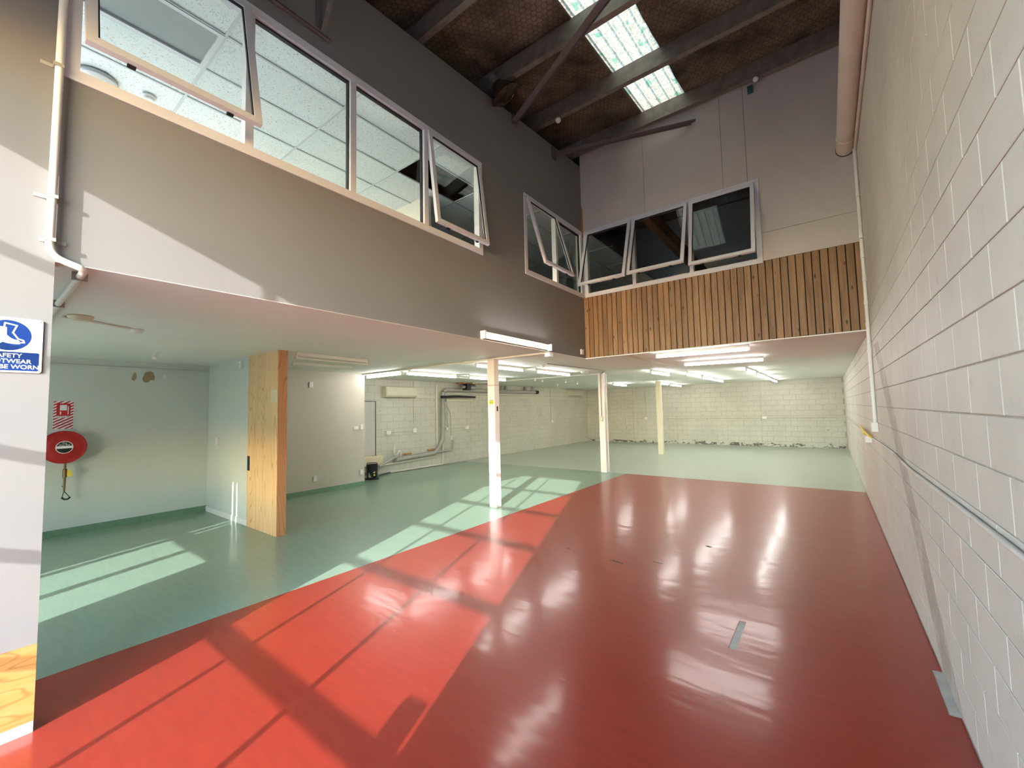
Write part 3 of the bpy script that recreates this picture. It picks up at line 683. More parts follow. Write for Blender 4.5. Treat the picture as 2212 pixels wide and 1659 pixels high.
batten((-6.26, 14.4), (-6.32, 15.8), 'lit tube light deep in the room left of the cream post')
batten((-6.24, 2.95), (-6.34, 4.2), 'unlit pinkish tube light beside the plywood pier', 0, 'unlit battens by the plywood pier')
o = empty('bare_batten', (-7.45, 4.03, ZC), label='slim bare light channel without tube above the grey wall', cat='light')
build(MB().box(-7.475, 3.47, ZC-.045, -7.425, 4.6, ZC), 'channel', 'plastic', o); build(MB().box(-7.477, 3.46, ZC-.06, -7.423, 3.50, ZC-.0), 'end_cap', 'plastic', o)
wl_ = empty('wall_batten', (XL+.03, 4.8, 2.61), label='long lit tube light fixed to the lower edge of the left wall', cat='light')
build(MB().box(XL, 4.02, 2.612, XL+.045, 5.61, 2.70), 'channel', 'cream', wl_, bevel=.004)
for y in (4.0, 5.60): build(MB().box(XL, y, 2.60, XL+.085, y+.03, 2.705), 'end_cap', 'plastic', wl_, bevel=.004)
build(MB().tube([(XL+.062, 4.03, 2.632), (XL+.062, 5.6, 2.632)], .017, 12), 'tube', 'tube', wl_, smooth=True)

# ------------------------------------------------------------------ pipes, ducts and conduits
def pipe(name, pts, r, mat, label, cat='pipe', rad=.06, n=12, group=None, clips=(), clipmat='chrome'):
    P = fillet(pts, rad) if len(pts) > 2 and rad else [Vector(p) for p in pts]
    if not clips: return build(MB().tube(P, r, n), name, mat, smooth=True, origin=P[-1], label=label, cat=cat, group=group)
    o = empty(name, P[-1], label=label, cat=cat, group=group); build(MB().tube(P, r, n), 'run', mat, o, smooth=True)
    for c in clips: build(MB().box(*c), 'clip', clipmat, o)
    return o
pl = pipe('steel_pipe', [(XL+.03, .285, 5.9), (XL+.03, .262, 2.62), (XL+.03, .40, 2.575), (XL-.02, .41, 2.572), (-6.3, .41, 2.572)], .019, 'plastic', 'white pipe running down the left wall and under the alcove ceiling', rad=.09,
     clips=[q for z in (3.75, 2.955) for q in ((XL, .195, z, XL+.006, .262, z+.02), (XL+.004, .244, z, XL+.052, .287, z+.02))]+[(XL, .225, 2.70, XL+.006, .33, 2.72), (XL+.004, .242, 2.70, XL+.052, .285, 2.72), (-3.71, .375, 2.55, -3.69, .445, 2.60), (-4.71, .375, 2.55, -4.69, .445, 2.60)], clipmat='pvc')
du = empty('air_duct', (.362, YS, 4.93), label='thick painted round duct along the top of the right wall', cat='duct')
build(MB().lathe((.362, YS, 5.03), (0, -1, 0), [(.1, 0), (.1, 8.55)], 32), 'tube', 'duct', du, smooth=True)
build(MB().lathe((.362, YS-.32, 5.03), (0, -1, 0), [(.1, 0), (.104, .004), (.104, .03), (.1, .034)], 32), 'joint_ring', 'duct', du, smooth=True)
build(MB().lathe((.362, YS-.001, 5.03), (0, -1, 0), [(.105, 0), (.105, .012), (.1, .014)], 32), 'wall_collar', 'dark', du, smooth=True)
pipe('conduit', [(XR-.018, YF+.05, 4.93), (XR-.018, 6.78, 4.93)], .017, 'duct', 'thin conduit beside the thick duct on the right wall', 'conduit')
cv = empty('conduit', (XR-.02, 6.8, 1.42), label='white vertical conduit on the right wall ending in a switch box', cat='conduit')
build(MB().tube([(XR-.022, 6.84, 4.95), (XR-.022, 6.8, 1.42)], .02, 12), 'run', 'plastic', cv, smooth=True)
for z in (4.3, 3.75, 3.5, 3.2, 2.9, 2.62, 2.3, 1.75): build(MB().tube([(XR-.022, 6.805, z), (XR-.022, 6.805, z+.05)], .024, 12), 'coupling', 'plastic', cv, smooth=True)
build(MB().box(XR-.065, 6.74, 1.31, XR-.001, 6.86, 1.425), 'switch_box', 'plastic', cv, bevel=.004)
pipe('conduit', [(XR-.014, YB-.03, 1.175), (XR-.014, 8.1, 1.178), (XR-.014, 5.3, 1.205), (XR-.014, 4.3, 1.172), (XR-.014, 2.6, 1.188), (XR-.014, YF+.05, 1.19)], .012, 'right', 'long cream conduit running level along the right wall', 'conduit', rad=.3)
pipe('conduit', [(XR-.03, YB-.014, 1.14), (-7.768, YB-.014, 1.13), (-7.78, YB-.014, .76)], .011, 'back', 'thin conduit running level across the back wall', 'conduit', rad=.04)
pipe('conduit', [(-7.375, YB-.014, 2.585), (-7.37, YB-.014, .05)], .009, 'grey', 'thin dark upright conduit on the back wall nearest the far left corner', 'conduit')
pipe('conduit', [(-6.766, YB-.014, 2.585), (-6.764, YB-.014, 1.2)], .014, 'back', 'thicker upright conduit dropping to a box on the back wall', 'conduit')
pipe('conduit', [(-2.122, YB-.012, 2.585), (-2.165, YB-.012, .03)], .007, 'grey', 'thin upright cable on the right half of the back wall', 'conduit')
pipe('conduit', [(-4.45, 7.05, ZC-.015), (-4.33, 9.5, ZC-.015), (-4.70, 10.1, ZC-.015), (-4.752, 10.105, ZC-.04), (-4.752, 10.124, ZC-.1), (-4.752, 10.124, 1.455)], .012, 'pvc', 'conduit along the ceiling and down the middle post', 'conduit', rad=.06)
pipe('conduit', [(-5.33, .50, ZC-.012), (-5.63, 1.0, ZC-.012)], .011, 'plastic', 'short white conduit feeding the alcove smoke detector', 'conduit')
pipe('conduit', [(XA+.014, YF+.05, 2.492), (XA+.014, YP-.02, 2.492)], .012, 'alcove', 'thin conduit along the top of the alcove wall', 'conduit')
pipe('conduit', [(-8.03+.0, 7.9, ZC-.012), (-8.03, 9.9, ZC-.012)], .010, 'plastic', 'thin white conduit on the ceiling above the air conditioner', 'conduit')
def plate_box(name, loc, size, label, mat='plastic', cat='socket', face=None, group='switches and sockets'):
    x, y, z = loc; a, b, c = size
    o = empty(name, loc, label=label, cat=cat, group=group); build(MB().box(x-a/2, y-b/2, z-c/2, x+a/2, y+b/2, z+c/2), 'body', mat, o, bevel=.004)
    if face == 'x': build(MB().box(x+a/2-.001, y-.012, z-.018, x+a/2+.006, y+.012, z+.018), 'rocker', 'signwhite', o)
    if face == 'y': build(MB().box(x-.012, y-b/2-.006, z-.018, x+.012, y-b/2+.001, z+.018), 'rocker', 'signwhite', o)
    return o
plate_box('wall_switch', (XG+.012, 4.436, 2.303), (.024, .08, .12), 'white wall plate high on the grey wall', face='x')
plate_box('data_outlet', (XG+.012, 5.488, 1.342), (.024, .11, .075), 'wide white outlet near the free end of the grey wall', face='x')
plate_box('wall_switch', (XG+.012, 5.63, 1.355), (.024, .07, .115), 'upright white switch at the free end of the grey wall', face='x')
plate_box('wall_socket', (XG+.012, 5.63, .312), (.024, .07, .11), 'low white socket at the free end of the grey wall', face='x')
plate_box('wall_socket', (XG+.012, 4.535, .319), (.024, .075, .11), 'low white socket in the middle of the grey wall', face='x')
plate_box('wall_switch', (-8.446, YP-.012, 1.248), (.08, .024, .12), 'white switch in the alcove corner beside the hose wall', face='y')
plate_box('wall_sensor', (-7.446, YP-.02, 2.491), (.08, .04, .12), 'small white sensor under the ceiling beside the plywood pier', face='y')
plate_box('wall_switch', (XL+.012, 6.775, 2.70), (.024, .1, .095), 'white wall plate at the foot of the left wall beside the timber slats', face='x')
plate_box('junction_box', (-3.56, 5.70, 2.555), (.09, .12, .07), 'white junction box under the left wall at the end of the ceiling trim', cat='junction box')
plate_box('switch_box', (-4.752, 10.118, 1.388), (.075, .04, .125), 'cream switch box on the middle post', 'cream', face='y')
plate_box('junction_box', (-6.764, YB-.03, 1.15), (.13, .06, .12), 'white junction box in the conduit left of the cream post', cat='junction box')
plate_box('junction_box', (-7.784, YB-.03, .73), (.13, .06, .1), 'low junction box on the back wall near the far left corner', 'back', cat='junction box')
plate_box('junction_box', (-2.04, YB-.03, 1.15), (.15, .06, .1), 'white junction box in the conduit on the right half of the back wall', cat='junction box')
plate_box('junction_box', (XR-.035, 8.0, 1.14), (.07, .2, .09), 'white junction box on the right wall conduit under the yellow cable', cat='junction box')
pipe('cable_loop', [(XR-.03, 7.45, 1.20), (XR-.06, 7.5, 1.225), (XR-.07, 8.2, 1.25), (XR-.05, 9.2, 1.262), (XR-.03, 9.3, 1.235), (XR-.05, 9.0, 1.215), (XR-.06, 8.2, 1.20)], .014, 'yellow', 'yellow and black cable looped over the right wall conduit', 'cable', rad=.1)

# outer left wall: pipework and units
def ac(loc, L, h, label):
    x, y, z = loc; o = empty('air_conditioner', loc, label=label, cat='air conditioner', group='wall air conditioners')
    pr = [(0, 0), (.15, 0), (.2, .05), (.2, h-.03), (.17, h), (0, h)]
    build(MB().prism([(x+a, y, z+b) for a, b in pr], (0, L, 0)), 'body', 'acplastic', o)
    build(MB().box(x+.2, y+.02, z+.08, x+.207, y+L-.02, z+h-.06), 'front_panel', 'acplastic', o, bevel=.003)
    build(MB().box(x+.05, y+.05, z-.006, x+.16, y+L-.05, z+.002), 'air_vent', 'darksteel', o); return o
ac((XO, 6.95, 2.10), 1.08, .30, 'wall air conditioner nearest the grey wall')
ac((XO, 17.2, 2.27), 1.2, .27, 'far wall air conditioner near the back corner')
d2 = empty('door_2', (XO, 6.4, 0), **ST)
build(MB().box(XO, 5.9, 0, XO+.02, 6.72, 1.975), 'leaf', 'back', d2); build(MB().box(XO, 6.722, 0, XO+.03, 6.748, 1.998), 'jamb', 'darksteel', d2); build(MB().box(XO, 5.9, 1.976, XO+.03, 6.722, 1.998), 'jamb', 'darksteel', d2)
wp_ = empty('waste_pipe', (XO+.125, 9.09, .39), label='grey waste pipe dropping down the outer left wall and along above the floor', cat='pipe')
build(MB().tube(fillet([(XO+.125, 9.12, 2.28), (XO+.125, 9.09, .80), (XO+.125, 8.78, .42), (XO+.125, 7.3, .36)], .12), .058, 16), 'run', 'pvc', wp_, smooth=True)
for y0, z0, y1, z1 in ((9.11, 1.22, 9.11, 1.30), (9.09, .78, 9.09, .86), (8.95, .62, 8.90, .56), (8.2, .394, 8.12, .391)): build(MB().tube([(XO+.125, y0, z0), (XO+.125, y1, z1)], .066, 16), 'coupling', 'pvc', wp_, smooth=True)
build(MB().tube(fillet([(XO+.125, 8.7, .42), (XO+.125, 9.1, .43), (XO+.12, 9.4, .43), (XO+.12, 9.5, .43), (XO+.12, 9.52, .75)], .05), .03, 10), 'branch', 'pvc', wp_, smooth=True)
ed = empty('extract_pipe', (XO+.12, 12, 2.34), label='long grey pipe under the ceiling along the outer left wall', cat='pipe')
build(MB().tube(fillet([(XO+.125, 9.13, 2.285), (XO+.125, 9.25, 2.36), (XO+.12, 9.5, 2.36), (XO+.12, 14.35, 2.38)], .1), .062, 16), 'run', 'pvc', ed, smooth=True)
for y in (12.1, 12.35, 13.6, 14.15): build(MB().tube([(XO+.12, y, 2.38), (XO+.06, y+.1, 2.56)], .05, 12), 'branch', 'pvc', ed, smooth=True)
build(MB().tube([(XO+.12, 14.3, 2.38), (XO+.12, 14.5, 2.38)], .075, 16), 'end_cap', 'black', ed, smooth=True)
fn = empty('extract_fan', (XO+.32, 10.1, 2.44), label='black and silver fan motor hanging among the pipes under the ceiling', cat='fan')
build(MB().lathe((XO+.32, 9.75, 2.46), (0, 1, 0), [(.05, 0), (.06, .02), (.06, .14), (.04, .16)], 20), 'spigot', 'chrome', fn, smooth=True)
build(MB().box(XO+.22, 9.92, 2.36, XO+.42, 10.1, 2.57), 'motor_box', 'black', fn)
build(MB().lathe((XO+.32, 10.1, 2.45), (0, 1, 0), [(.05, 0), (.1, .03), (.1, .26), (.06, .3)], 20), 'housing', 'chrome', fn, smooth=True)
build(MB().box(XO+.1, 9.75, 2.565, XO+.4, 10.5, 2.60), 'ceiling_board', 'orange', label='orange weathered board on the ceiling above the fan motor', cat='board')
build(MB().tube([(XO+.235, 8.95, 2.12), (XO+.235, 9.6, 2.15), (XO+.235, 10.5, 2.13)], [.045, .04, .03], 10), 'insulated_pipe', 'black', smooth=True, label='black insulated pipe under the fan motor', cat='pipe')
build(MB().box(XO, 9.3, 1.985, XO+.09, 10.56, 2.05), 'trunking', 'acplastic', label='short cream trunking below the black insulated pipe', cat='trunking')
build(MB().box(XO, 10.56, 2.13, XO+.06, 18.25, 2.19), 'trunking', 'acplastic', label='long cream trunking high on the outer left wall', cat='trunking')
build(MB().box(XO, 8.06, 2.085, XO+.05, 8.905, 2.15), 'trunking', 'acplastic', label='cream trunking between the near air conditioner and the upright pipe', cat='trunking')
pipe('water_pipe', [(XO+.03, 10.6, 2.24), (XO+.03, 14.6, 2.30)], .022, 'wpipe', 'white water pipe running below the long grey ceiling pipe')
pipe('water_pipe', [(XO+.03, 9.02, 2.48), (XO+.03, 8.935, 2.5), (XO+.03, 8.935, .3), (XO+.03, 6.72, .24)], .024, 'wpipe', 'white water pipe down beside the grey waste pipe and left above the floor', rad=.05)
pipe('water_pipe', [(XO+.04, 9.18, 2.0), (XO+.04, 9.16, .03), (XO+.04, 7.16, .03)], .024, 'wpipe', 'white water pipe lying along the foot of the outer left wall', rad=.05)
pipe('waste_trap', [(XO+.125, 7.25, .75), (XO+.125, 7.26, .52), (XO+.125, 7.33, .45), (XO+.125, 7.39, .55), (XO+.125, 7.43, .62), (XO+.125, 7.48, .55), (XO+.125, 7.48, .445)], .024, 'wpipe', 'white s-shaped waste trap above the grey waste pipe', rad=.05)
pipe('drain_hose', [(-9.27, 6.505, .30), (XO+.25, 7.1, .42), (XO+.17, 7.36, .47)], .035, 'pvc', 'grey hose from the black tub to the waste trap', 'hose', rad=.1)
pipe('blue_hose', [(XO+.32, 6.55, .02), (XO+.12, 6.9, .025), (XO+.05, 7.18, .03)], .016, 'teal', 'blue green hose on the floor behind the black tub', 'hose', rad=.1)
pipe('conduit', [(XO+.012, 8.045, 2.58), (XO+.012, 8.045, 1.195)], .011, 'grey', 'upright conduit through the near air conditioner to a socket', 'conduit')
pipe('conduit', [(XO+.012, 7.2, 1.12), (XO+.012, 7.97, 1.12)], .009, 'grey', 'level conduit between two sockets below the near air conditioner', 'conduit')
plate_box('wall_socket', (XO+.03, 8.055, 1.135), (.06, .12, .115), 'white socket at the foot of the conduit below the air conditioner', face='x')
plate_box('wall_socket', (XO+.04, 7.12, 1.125), (.08, .15, .1), 'white double socket left of the conduit below the air conditioner', face='x')
plate_box('wall_socket', (XO+.03, 10.29, 1.115), (.06, .13, .1), 'white socket on the outer left wall left of the nearest post', face='x')
plate_box('wall_socket', (XO+.03, 9.36, 1.12), (.06, .08, .08), 'small socket right beside the grey waste pipe', face='x')
pipe('conduit', [(XO+.012, 9.4, 1.115), (XO+.012, 10.23, 1.115)], .008, 'grey', 'level conduit from the small socket by the waste pipe', 'conduit')
pipe('conduit', [(XO+.012, 15.675, 2.59), (XO+.012, 15.66, 1.16)], .012, 'grey', 'upright conduit on the outer left wall between the two rear posts', 'conduit')
plate_box('wall_socket', (XO+.03, 15.7, 1.13), (.06, .13, .09), 'white socket at the foot of the conduit between the two rear posts', face='x')
for k, (pts, lab) in enumerate((([(XO+.14, 9.25, 2.1), (XO+.14, 9.3, 1.7), (XO+.12, 9.26, 1.5), (XO+.08, 9.36, 1.16)], 'loose white cable hanging beside the grey waste pipe'),
                               ([(XO+.2, 9.0, 2.06), (XO+.2, 9.25, 1.8), (XO+.2, 9.36, 1.6), (XO+.2, 9.38, .9)], 'long loose cable ending in a white plug beside the waste pipe'))):
    pipe('loose_cable', pts, .009, 'pvc', lab, 'cable', rad=.15, n=8)
build(MB().tube([(XO+.2, 9.38, .898), (XO+.2, 9.39, .78)], .022, 10), 'cable_plug', 'plastic', smooth=True, label='white plug dangling at the end of a loose cable', cat='plug')
for y, z, lab in ((7.66, .46, 'small orange timber offcut above the grey waste pipe, nearer the trap'), (8.55, .50, 'small orange timber offcut above the grey waste pipe, nearer the upright')):
    build(MB().box(XO, y, z, XO+.07, y+.26, z+.035), 'timber_offcut', 'orange', label=lab, cat='timber')
# beige cistern box and black tub
cb = empty('cistern_box', (XO+.12, 6.5, .28), label='cream cistern box on the outer left wall behind the black tub', cat='box')
build(MB().box(XO+.022, 6.0, .28, XO+.2, 6.85, .54), 'body', 'cream', cb, bevel=.02); build(MB().box(XO+.12, 6.55, .541, XO+.15, 6.70, .546), 'slot', 'black', cb)
bt = empty('black_tub', (-9.32, 6.33, 0), label='black plastic tub with handle and yellow warning triangle by the grey wall end', cat='tub')
build(MB().lathe((-9.32, 6.33, 0), (0, 0, 1), [(.125, .004), (.13, .03), (.14, .36), (.145, .37), (.13, .37), (.12, .1), (.0, .1)], 28), 'body', 'black', bt, smooth=True)
build(MB().lathe((-9.32, 6.33, 0), (0, 0, 1), [(.17, .0), (.17, .025), (.13, .03)], 28), 'foot', 'black', bt, smooth=True)
build(MB().tube(fillet([(-9.42, 6.25, .36), (-9.42, 6.25, .41), (-9.22, 6.41, .41), (-9.22, 6.41, .36)], .04), .009, 8), 'handle', 'black', bt, smooth=True)
t = Vector((-9.32, 6.33, 0)); e = (EYE-t); e.z = 0; e.normalize(); s = Vector((-e.y, e.x, 0))
def onbin(a, z, r=.1395): 
    an = a/.14; return t+(e*math.cos(an)+s*math.sin(an))*r*(1+.0)+Vector((0, 0, z))
build(MB().prism([onbin(.03, .10), onbin(.08, .10), onbin(.055, .16)], e*.006), 'warning_triangle', 'yellow', bt); build(MB().prism([onbin(.03, .17), onbin(.08, .18), onbin(.08, .205), onbin(.03, .195)], e*.006), 'label', 'cream', bt)
build(MB().prism([onbin(-.10, .06), onbin(-.02, .06), onbin(-.085, .2)], e*.007), 'side_label', 'blind', bt)

# ------------------------------------------------------------------ alcove: hose reel, signs, ceiling fittings
hx, hy, hz = -8.70, .885, 1.287
hr = empty('hose_reel', (XA, hy, 1.0), label='red fire hose reel with a round black and white label on the alcove wall', cat='hose reel')
fd = build(MB().lathe((hx, hy, hz), (1, 0, 0), [(.05, -.02), (.225, -.016), (.23, -.006), (.222, 0), (.185, -.006), (.165, -.001), (.15, .004), (.1, .006), (.0, .006)], 48), 'front_disc', 'redpaint', hr, smooth=True)
build(MB().lathe((hx-.16, hy, hz), (1, 0, 0), [(.05, 0), (.225, 0), (.23, .008), (.222, .014), (.05, .016)], 48), 'rear_disc', 'redpaint', hr, smooth=True)
build(MB().lathe((hx-.15, hy, hz), (1, 0, 0), [(.11, 0)]+[(.19+.012*math.cos(k*math.pi), .01+k*.012) for k in range(11)]+[(.11, .135)], 40), 'hose_coil', 'black', hr, smooth=True)
build(MB().box(XA, hy-.03, hz-.03, hx-.15, hy+.03, hz+.03), 'wall_arm', 'redpaint', hr)
build(MB().lathe((hx+.006, hy, hz), (1, 0, 0), [(.088, 0), (.088, .002)], 40), 'label_ring', 'signwhite', fd)
build(MB().lathe((hx+.008, hy, hz), (1, 0, 0), [(.08, 0), (.08, .001)], 40), 'label_disc', 'ink', fd)
build(MB().box(hx+.009, hy-.078, hz-.016, hx+.0102, hy+.078, hz+.018), 'label_band', 'signwhite', fd)
vp = lambda dy, dz: (lambda v: (hx+.0106, hy+dy+v.x, hz+dz+v.y))
lettering('Fire', .03, 'signwhite', 'lettering', fd, vp(0, .05)); lettering('Hose Reel', .026, 'signwhite', 'lettering', fd, vp(0, .026))
build(MB().tube([(XA+.2, .905, 1.06), (XA+.2, .905, .98), (XA+.2, .905, .97), (XA+.2, .905, .86), (XA+.2, .905, .85), (XA+.2, .905, .66)], [.013, .013, .024, .024, .014, .012], 12), 'valve', 'brass', hr, smooth=True)
build(MB().tube([(XA, .905, .71), (XA+.2, .905, .71)], .01, 8), 'feed_pipe', 'brass', hr, smooth=True)
build(MB().prism([(XA+.22, .925, .96), (XA+.22, .965, .95), (XA+.23, .98, .88), (XA+.23, .955, .855), (XA+.22, .925, .88)], (.004, 0, 0)), 'tag', 'yellow', hr, label='yellow tag')
build(MB().tube([(XA+.2, .905, .66), (XA+.2, .885, .57), (XA+.2, .91, .545), (XA+.2, .945, .545), (XA+.2, .965, .565), (XA+.2, .905, .66)], .005, 8), 'nozzle_strap', 'black', hr, smooth=True)
build(MB().tube([(XA+.2, .882, .575), (XA+.2, .91, .545), (XA+.2, .945, .543), (XA+.2, .97, .57)], .012, 8), 'nozzle_grip', 'black', hr, smooth=True)
fs = empty('fire_sign', (XA, .885, 1.545), label='red and white striped fire hose reel sign above the hose reel', cat='sign')
y0, y1, z0, z1 = .782, .99, 1.545, 1.952
build(MB().box(XA, y0, z0, XA+.004, y1, z1), 'board', 'signwhite', fs)
def clip_poly(P, a, b, c):    # keep a*y+b*z<=c
    out = []
    for i in range(len(P)):
        p, q = P[i], P[(i+1) % len(P)]; fp, fq = a*p[0]+b*p[1]-c, a*q[0]+b*q[1]-c
        if fp <= 0: out.append(p)
        if fp*fq < 0: t_ = fp/(fp-fq); out.append((p[0]+(q[0]-p[0])*t_, p[1]+(q[1]-p[1])*t_))
    return out
k = -12
while k < 20:
    c0 = (z0-.6*y0)+k*.042; P = [(y0+.002, z0+.002), (y1-.002, z0+.002), (y1-.002, z1-.002), (y0+.002, z1-.002)]
    P = clip_poly(P, -.6, 1, c0+.021); P = clip_poly(P, .6, -1, -c0) if P else P
    if len(P) >= 3: build(MB().prism([(XA+.004, y, z) for y, z in P], (.0006, 0, 0)), 'stripe', 'signred', fs)
    k += 1
build(MB().box(XA+.004, .815, 1.735, XA+.006, .957, 1.918), 'picture_panel', 'signred', fs)
build(MB().box(XA+.006, .848, 1.815, XA+.0068, .918, 1.895), 'picture', 'signwhite', fs)
f = MB(); f.box(XA+.006, .928, 1.755, XA+.0068, .937, 1.875); f.box(XA+.006, .85, 1.755, XA+.0068, .862, 1.80); build(f, 'hose_drawing', 'signwhite', fs)
build(MB().box(XA+.0046, .815, 1.708, XA+.0052, .957, 1.732), 'caption_strip', 'signwhite', fs)
lettering('FIRE HOSE REEL', .019, 'ink', 'lettering', fs, lambda v: (XA+.0056, .886+v.x, 1.713+v.y), offset=.0005)
lettering('TURN ON WATER\nRUN OUT HOSE\nTURN ON NOZZLE', .018, 'ink', 'lettering', fs, lambda v: (XA+.0056, .886+v.x, 1.665+v.y), 1.9)
# safety sign on the near left wall
ss = empty('safety_sign', (XL, .131, 1.943), label='blue and white safety footwear sign on the near left wall', cat='sign')
bow = lambda y, z: XL+.006+.012*(1-((z-2.093)/.15)**2)*.6
def onsign(P, name, mat, lift):
    mb = MB(); n = len(P); c = (sum(p[0] for p in P)/n, sum(p[1] for p in P)/n)
    return mb
def sp(y, z, lift=0): return (XL+.007+lift, y, z)
def rrect(a, b, c, d, r=.01, k=4):
    out = []
    for cx, cy, s in ((c-r, d-r, 0), (a+r, d-r, 1), (a+r, b+r, 2), (c-r, b+r, 3)):
        out += [(cx+r*math.cos(math.pi/2*(s+j/k)), cy+r*math.sin(math.pi/2*(s+j/k))) for j in range(k+1)]
    return out
def flat(P, name, mat, lift, th=.0006): return build(MB().prism([sp(y, z, lift) for y, z in P], (th, 0, 0)), name, mat, ss)
flat(rrect(.006, 1.944, .256, 2.243, .012), 'board', 'signwhite', -.002, .0025)
flat([(.131+.083*math.cos(2*math.pi*j/48), 2.145+.083*math.sin(2*math.pi*j/48)) for j in range(48)], 'circle', 'blue', .0006)
flat(rrect(.016, 1.953, .245, 2.055, .006), 'text_panel', 'blue', .0006)
boot = [(.085, 2.191), (.125, 2.188), (.126, 2.146), (.139, 2.131), (.153, 2.123), (.166, 2.121), (.172, 2.114), (.174, 2.1), (.151, 2.098), (.127, 2.102), (.113, 2.107), (.104, 2.098), (.076, 2.098), (.076, 2.118), (.086, 2.145)]
flat(boot, 'boot', 'signwhite', .0012)
sole = [(.1, 2.113), (.125, 2.106), (.15, 2.101), (.168, 2.102), (.168, 2.104), (.15, 2.1035), (.125, 2.1085), (.1, 2.1155)]
flat(sole, 'sole_line', 'ink', .0019)
ol = [(.116, 2.194), (.118, 2.211), (.16, 2.201), (.147, 2.161), (.166, 2.128), (.185, 2.121), (.188, 2.109), (.178, 2.108)]
f = MB()
for i, (a, b) in enumerate(zip(ol, ol[1:])):
    lf = .0012+.00006*i
    A, B = Vector((0, *a)), Vector((0, *b)); tt = (B-A).normalized(); nn = Vector((0, -tt.z, tt.y))*.0032; A -= tt*.003; B += tt*.003
    f.prism([sp(*(A+nn).yz, lf), sp(*(B+nn).yz, lf), sp(*(B-nn).yz, lf), sp(*(A-nn).yz, lf)], (.0006, 0, 0))
build(f, 'boot_outline', 'signwhite', ss)
for txt, z in (('SAFETY', 2.0245), ('FOOTWEAR', 1.994), ('MUST BE WORN', 1.9635)):
    lettering(txt, .0315, 'signwhite', 'lettering', ss, lambda v, z=z: (XL+.0087, (.1305+v.x*1.0), z+v.y), offset=.0004)
for y, z in ((.246, 2.233), (.246, 1.955)): build(MB().ball((XL+.009, y, z), .0035, 8), 'screw', 'chrome', ss)
# ceiling fittings
o = empty('ceiling_rose', (-5.27, .60, ZC), label='wide cream round plate on the alcove ceiling', cat='ceiling plate')
build(MB().lathe((-5.27, .60, ZC), (0, 0, -1), [(.085, 0), (.088, .012), (.075, .03)], 28), 'plate', 'cream', o, smooth=True); build(MB().lathe((-5.27, .60, ZC-.03), (0, 0, -1), [(.06, 0), (.055, .008)], 28), 'cover', 'cream', o, smooth=True)
detector((-5.68, 1.06, ZC), 'small white smoke detector on the alcove ceiling at the end of a conduit', .055)
detector((-4.72, 7.30, ZC), 'white smoke detector on the ceiling beyond the nearest post', .06)
def bulb(loc, label, r=.032):
    x, y, z = loc; o = empty('bulb_holder', loc, label=label, cat='lamp', group='bare bulb holders on the low ceiling')
    build(MB().lathe((x, y, z), (0, 0, -1), [(.06, 0), (.055, .01), (.025, .014), (.022, .05), (.018, .055)], 20), 'holder', 'plastic', o, smooth=True)
    build(MB().ball((x, y, z-.078), r, 14), 'bulb', 'plastic', o, smooth=True); return o
bulb((-7.5, 1.60, ZC), 'white bulb holder on the alcove ceiling above the peeled patches', .035)
for x, y, w in ((-6.77, 10.05, 'nearest'), (-6.87, 10.6, 'second'), (-6.73, 11.75, 'third'), (-6.93, 12.9, 'fourth'), (-8.0, 13.35, 'fifth'), (-9.0, 15.0, 'farthest')):
    bulb((x, y, ZC), 'white bulb holder on the rear ceiling, %s of six left of middle post' % w)
o = empty('oval_bulkhead_light', (-4.86, 9.45, ZC), label='white oval ceiling light just left of the middle post', cat='light')
build(MB().ball((-4.86, 9.45, ZC-.01), .11, 20, (.8, 1.3, .45)), 'diffuser', 'plastic', o, smooth=True); build(MB().lathe((-4.86, 9.45, ZC), (0, 0, -1), [(.1, 0), (.1, .014)], 24), 'base', 'plastic', o, smooth=True)
# ------------------------------------------------------------------ things up under the roof
hb = empty('high_bay_lamp', (-3.38, 4.42, 6.02), label='dusty dome lamp hanging under the roof beside the left wall', cat='lamp')
ax = Vector((.373, .447, -.81)).normalized(); cc = Vector((-3.37, 4.42, 6.08))
build(MB().lathe(cc, ax, [(.05, -.2), (.08, -.18), (.13, -.1), (.2, .0), (.215, .02), (.2, .022), (.12, -.08)], 28), 'shade', 'lampglass', hb, smooth=True)
build(MB().lathe(cc, ax, [(.02, .03), (.12, .028), (.198, .016), (.198, .01)], 28), 'lens', 'lampglass', hb, smooth=True)
build(MB().lathe(cc, ax, [(.05, -.3), (.06, -.28), (.06, -.19), (.03, -.18)], 16), 'gear_housing', 'darksteel', hb, smooth=True)
build(MB().tube([cc-ax*.28, (-3.40, 4.40, 6.24)], .012, 8), 'hanger', 'darksteel', hb)
def dome(loc, label, r=.038):
    x, y, z = loc; o = empty('roof_sensor', loc, label=label, cat='sensor', group='round sensors under the purlins')
    build(MB().ball((x, y, z-.03), r, 16), 'dome', 'plastic', o, smooth=True); build(MB().lathe((x, y, z), (0, 0, -1), [(.02, 0), (.02, .02)], 12), 'stem', 'plastic', o, smooth=True)
dome((-3.2, 5.60, zroof(5.6)-.256), 'white ball shaped sensor under a purlin near the left wall', .045)
dome((-.585, 6.80, zroof(6.8)-.256), 'white ball shaped sensor under the last purlin at the back wall')
build(MB().box(-.70, 6.82, 6.27, -.63, 6.88, 6.36), 'sensor_box', 'teal', label='small dark green box beside the rear roof sensor', cat='box')
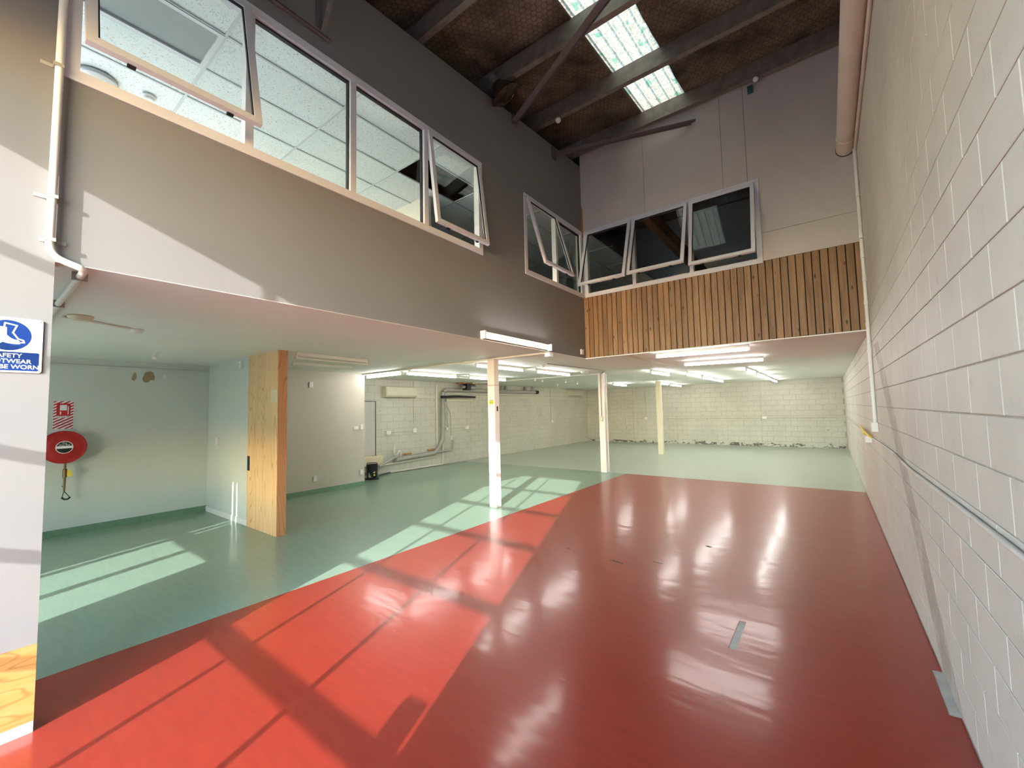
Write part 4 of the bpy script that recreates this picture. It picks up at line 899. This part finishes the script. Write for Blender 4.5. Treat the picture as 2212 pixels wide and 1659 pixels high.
sb = empty('steel_bracket', (XL, 1.7, 5.14), label='galvanised steel bracket frame on the left wall above the windows', cat='bracket')
f = MB().box(XL, 1.1, 5.135, XL+.045, 1.945, 5.14); f.box(XL, 1.1, 5.135, XL+.004, 1.945, 5.19); f.box(XL+.041, 1.1, 5.135, XL+.045, 1.945, 5.165); build(f, 'rail', 'steel', sb)
def bar(p0, p1, w, name, mat):
    P0, P1 = Vector(p0), Vector(p1); s_ = Vector((0, 1, 0)); mb = MB()
    mb.v = [tuple(P+s_*a+Vector((b, 0, 0))) for P in (P0, P1) for a, b in ((-w, 0), (w, 0), (w, .01), (-w, .01))]
    mb.f = [(0, 1, 2, 3), (4, 7, 6, 5), (0, 4, 5, 1), (1, 5, 6, 2), (2, 6, 7, 3), (3, 7, 4, 0)]; build(mb, name, mat, sb)
bar((XL+.002, 1.845, 5.17), (XL+.002, 1.835, 5.83), .026, 'upright', 'darksteel'); bar((XL+.02, 1.87, 5.17), (XL+.30, 1.93, 5.95), .022, 'strut', 'steel')
bm = empty('bracket_motor', (XL+.08, 1.41, 5.1905), label='black motor resting on the steel bracket above the windows', cat='motor')
build(MB().lathe((XL+.09, 1.28, 5.268), (0, 1, 0), [(.05, 0), (.075, .02), (.075, .17), (.06, .19)], 24), 'housing', 'black', bm, smooth=True); build(MB().box(XL+.02, 1.31, 5.1905, XL+.14, 1.44, 5.21), 'foot', 'black', bm)
# gouges in the red vinyl
for q in ([(-2.02, 4.37), (-1.86, 4.34), (-1.85, 4.36), (-1.98, 4.40)], [(-1.62, 4.58), (-1.5, 4.57), (-1.5, 4.585), (-1.6, 4.60)], [(-1.27, 5.42), (-1.21, 5.40), (-1.19, 5.44), (-1.25, 5.46)], [(-2.62, 4.46), (-2.57, 4.44), (-2.55, 4.46), (-2.6, 4.48)], [(-2.48, 4.38), (-2.43, 4.37), (-2.42, 4.39)]):
    build(MB().prism([(x, y, .0002) for x, y in q], (0, 0, .0006)), 'gouge', 'gouge', floor)
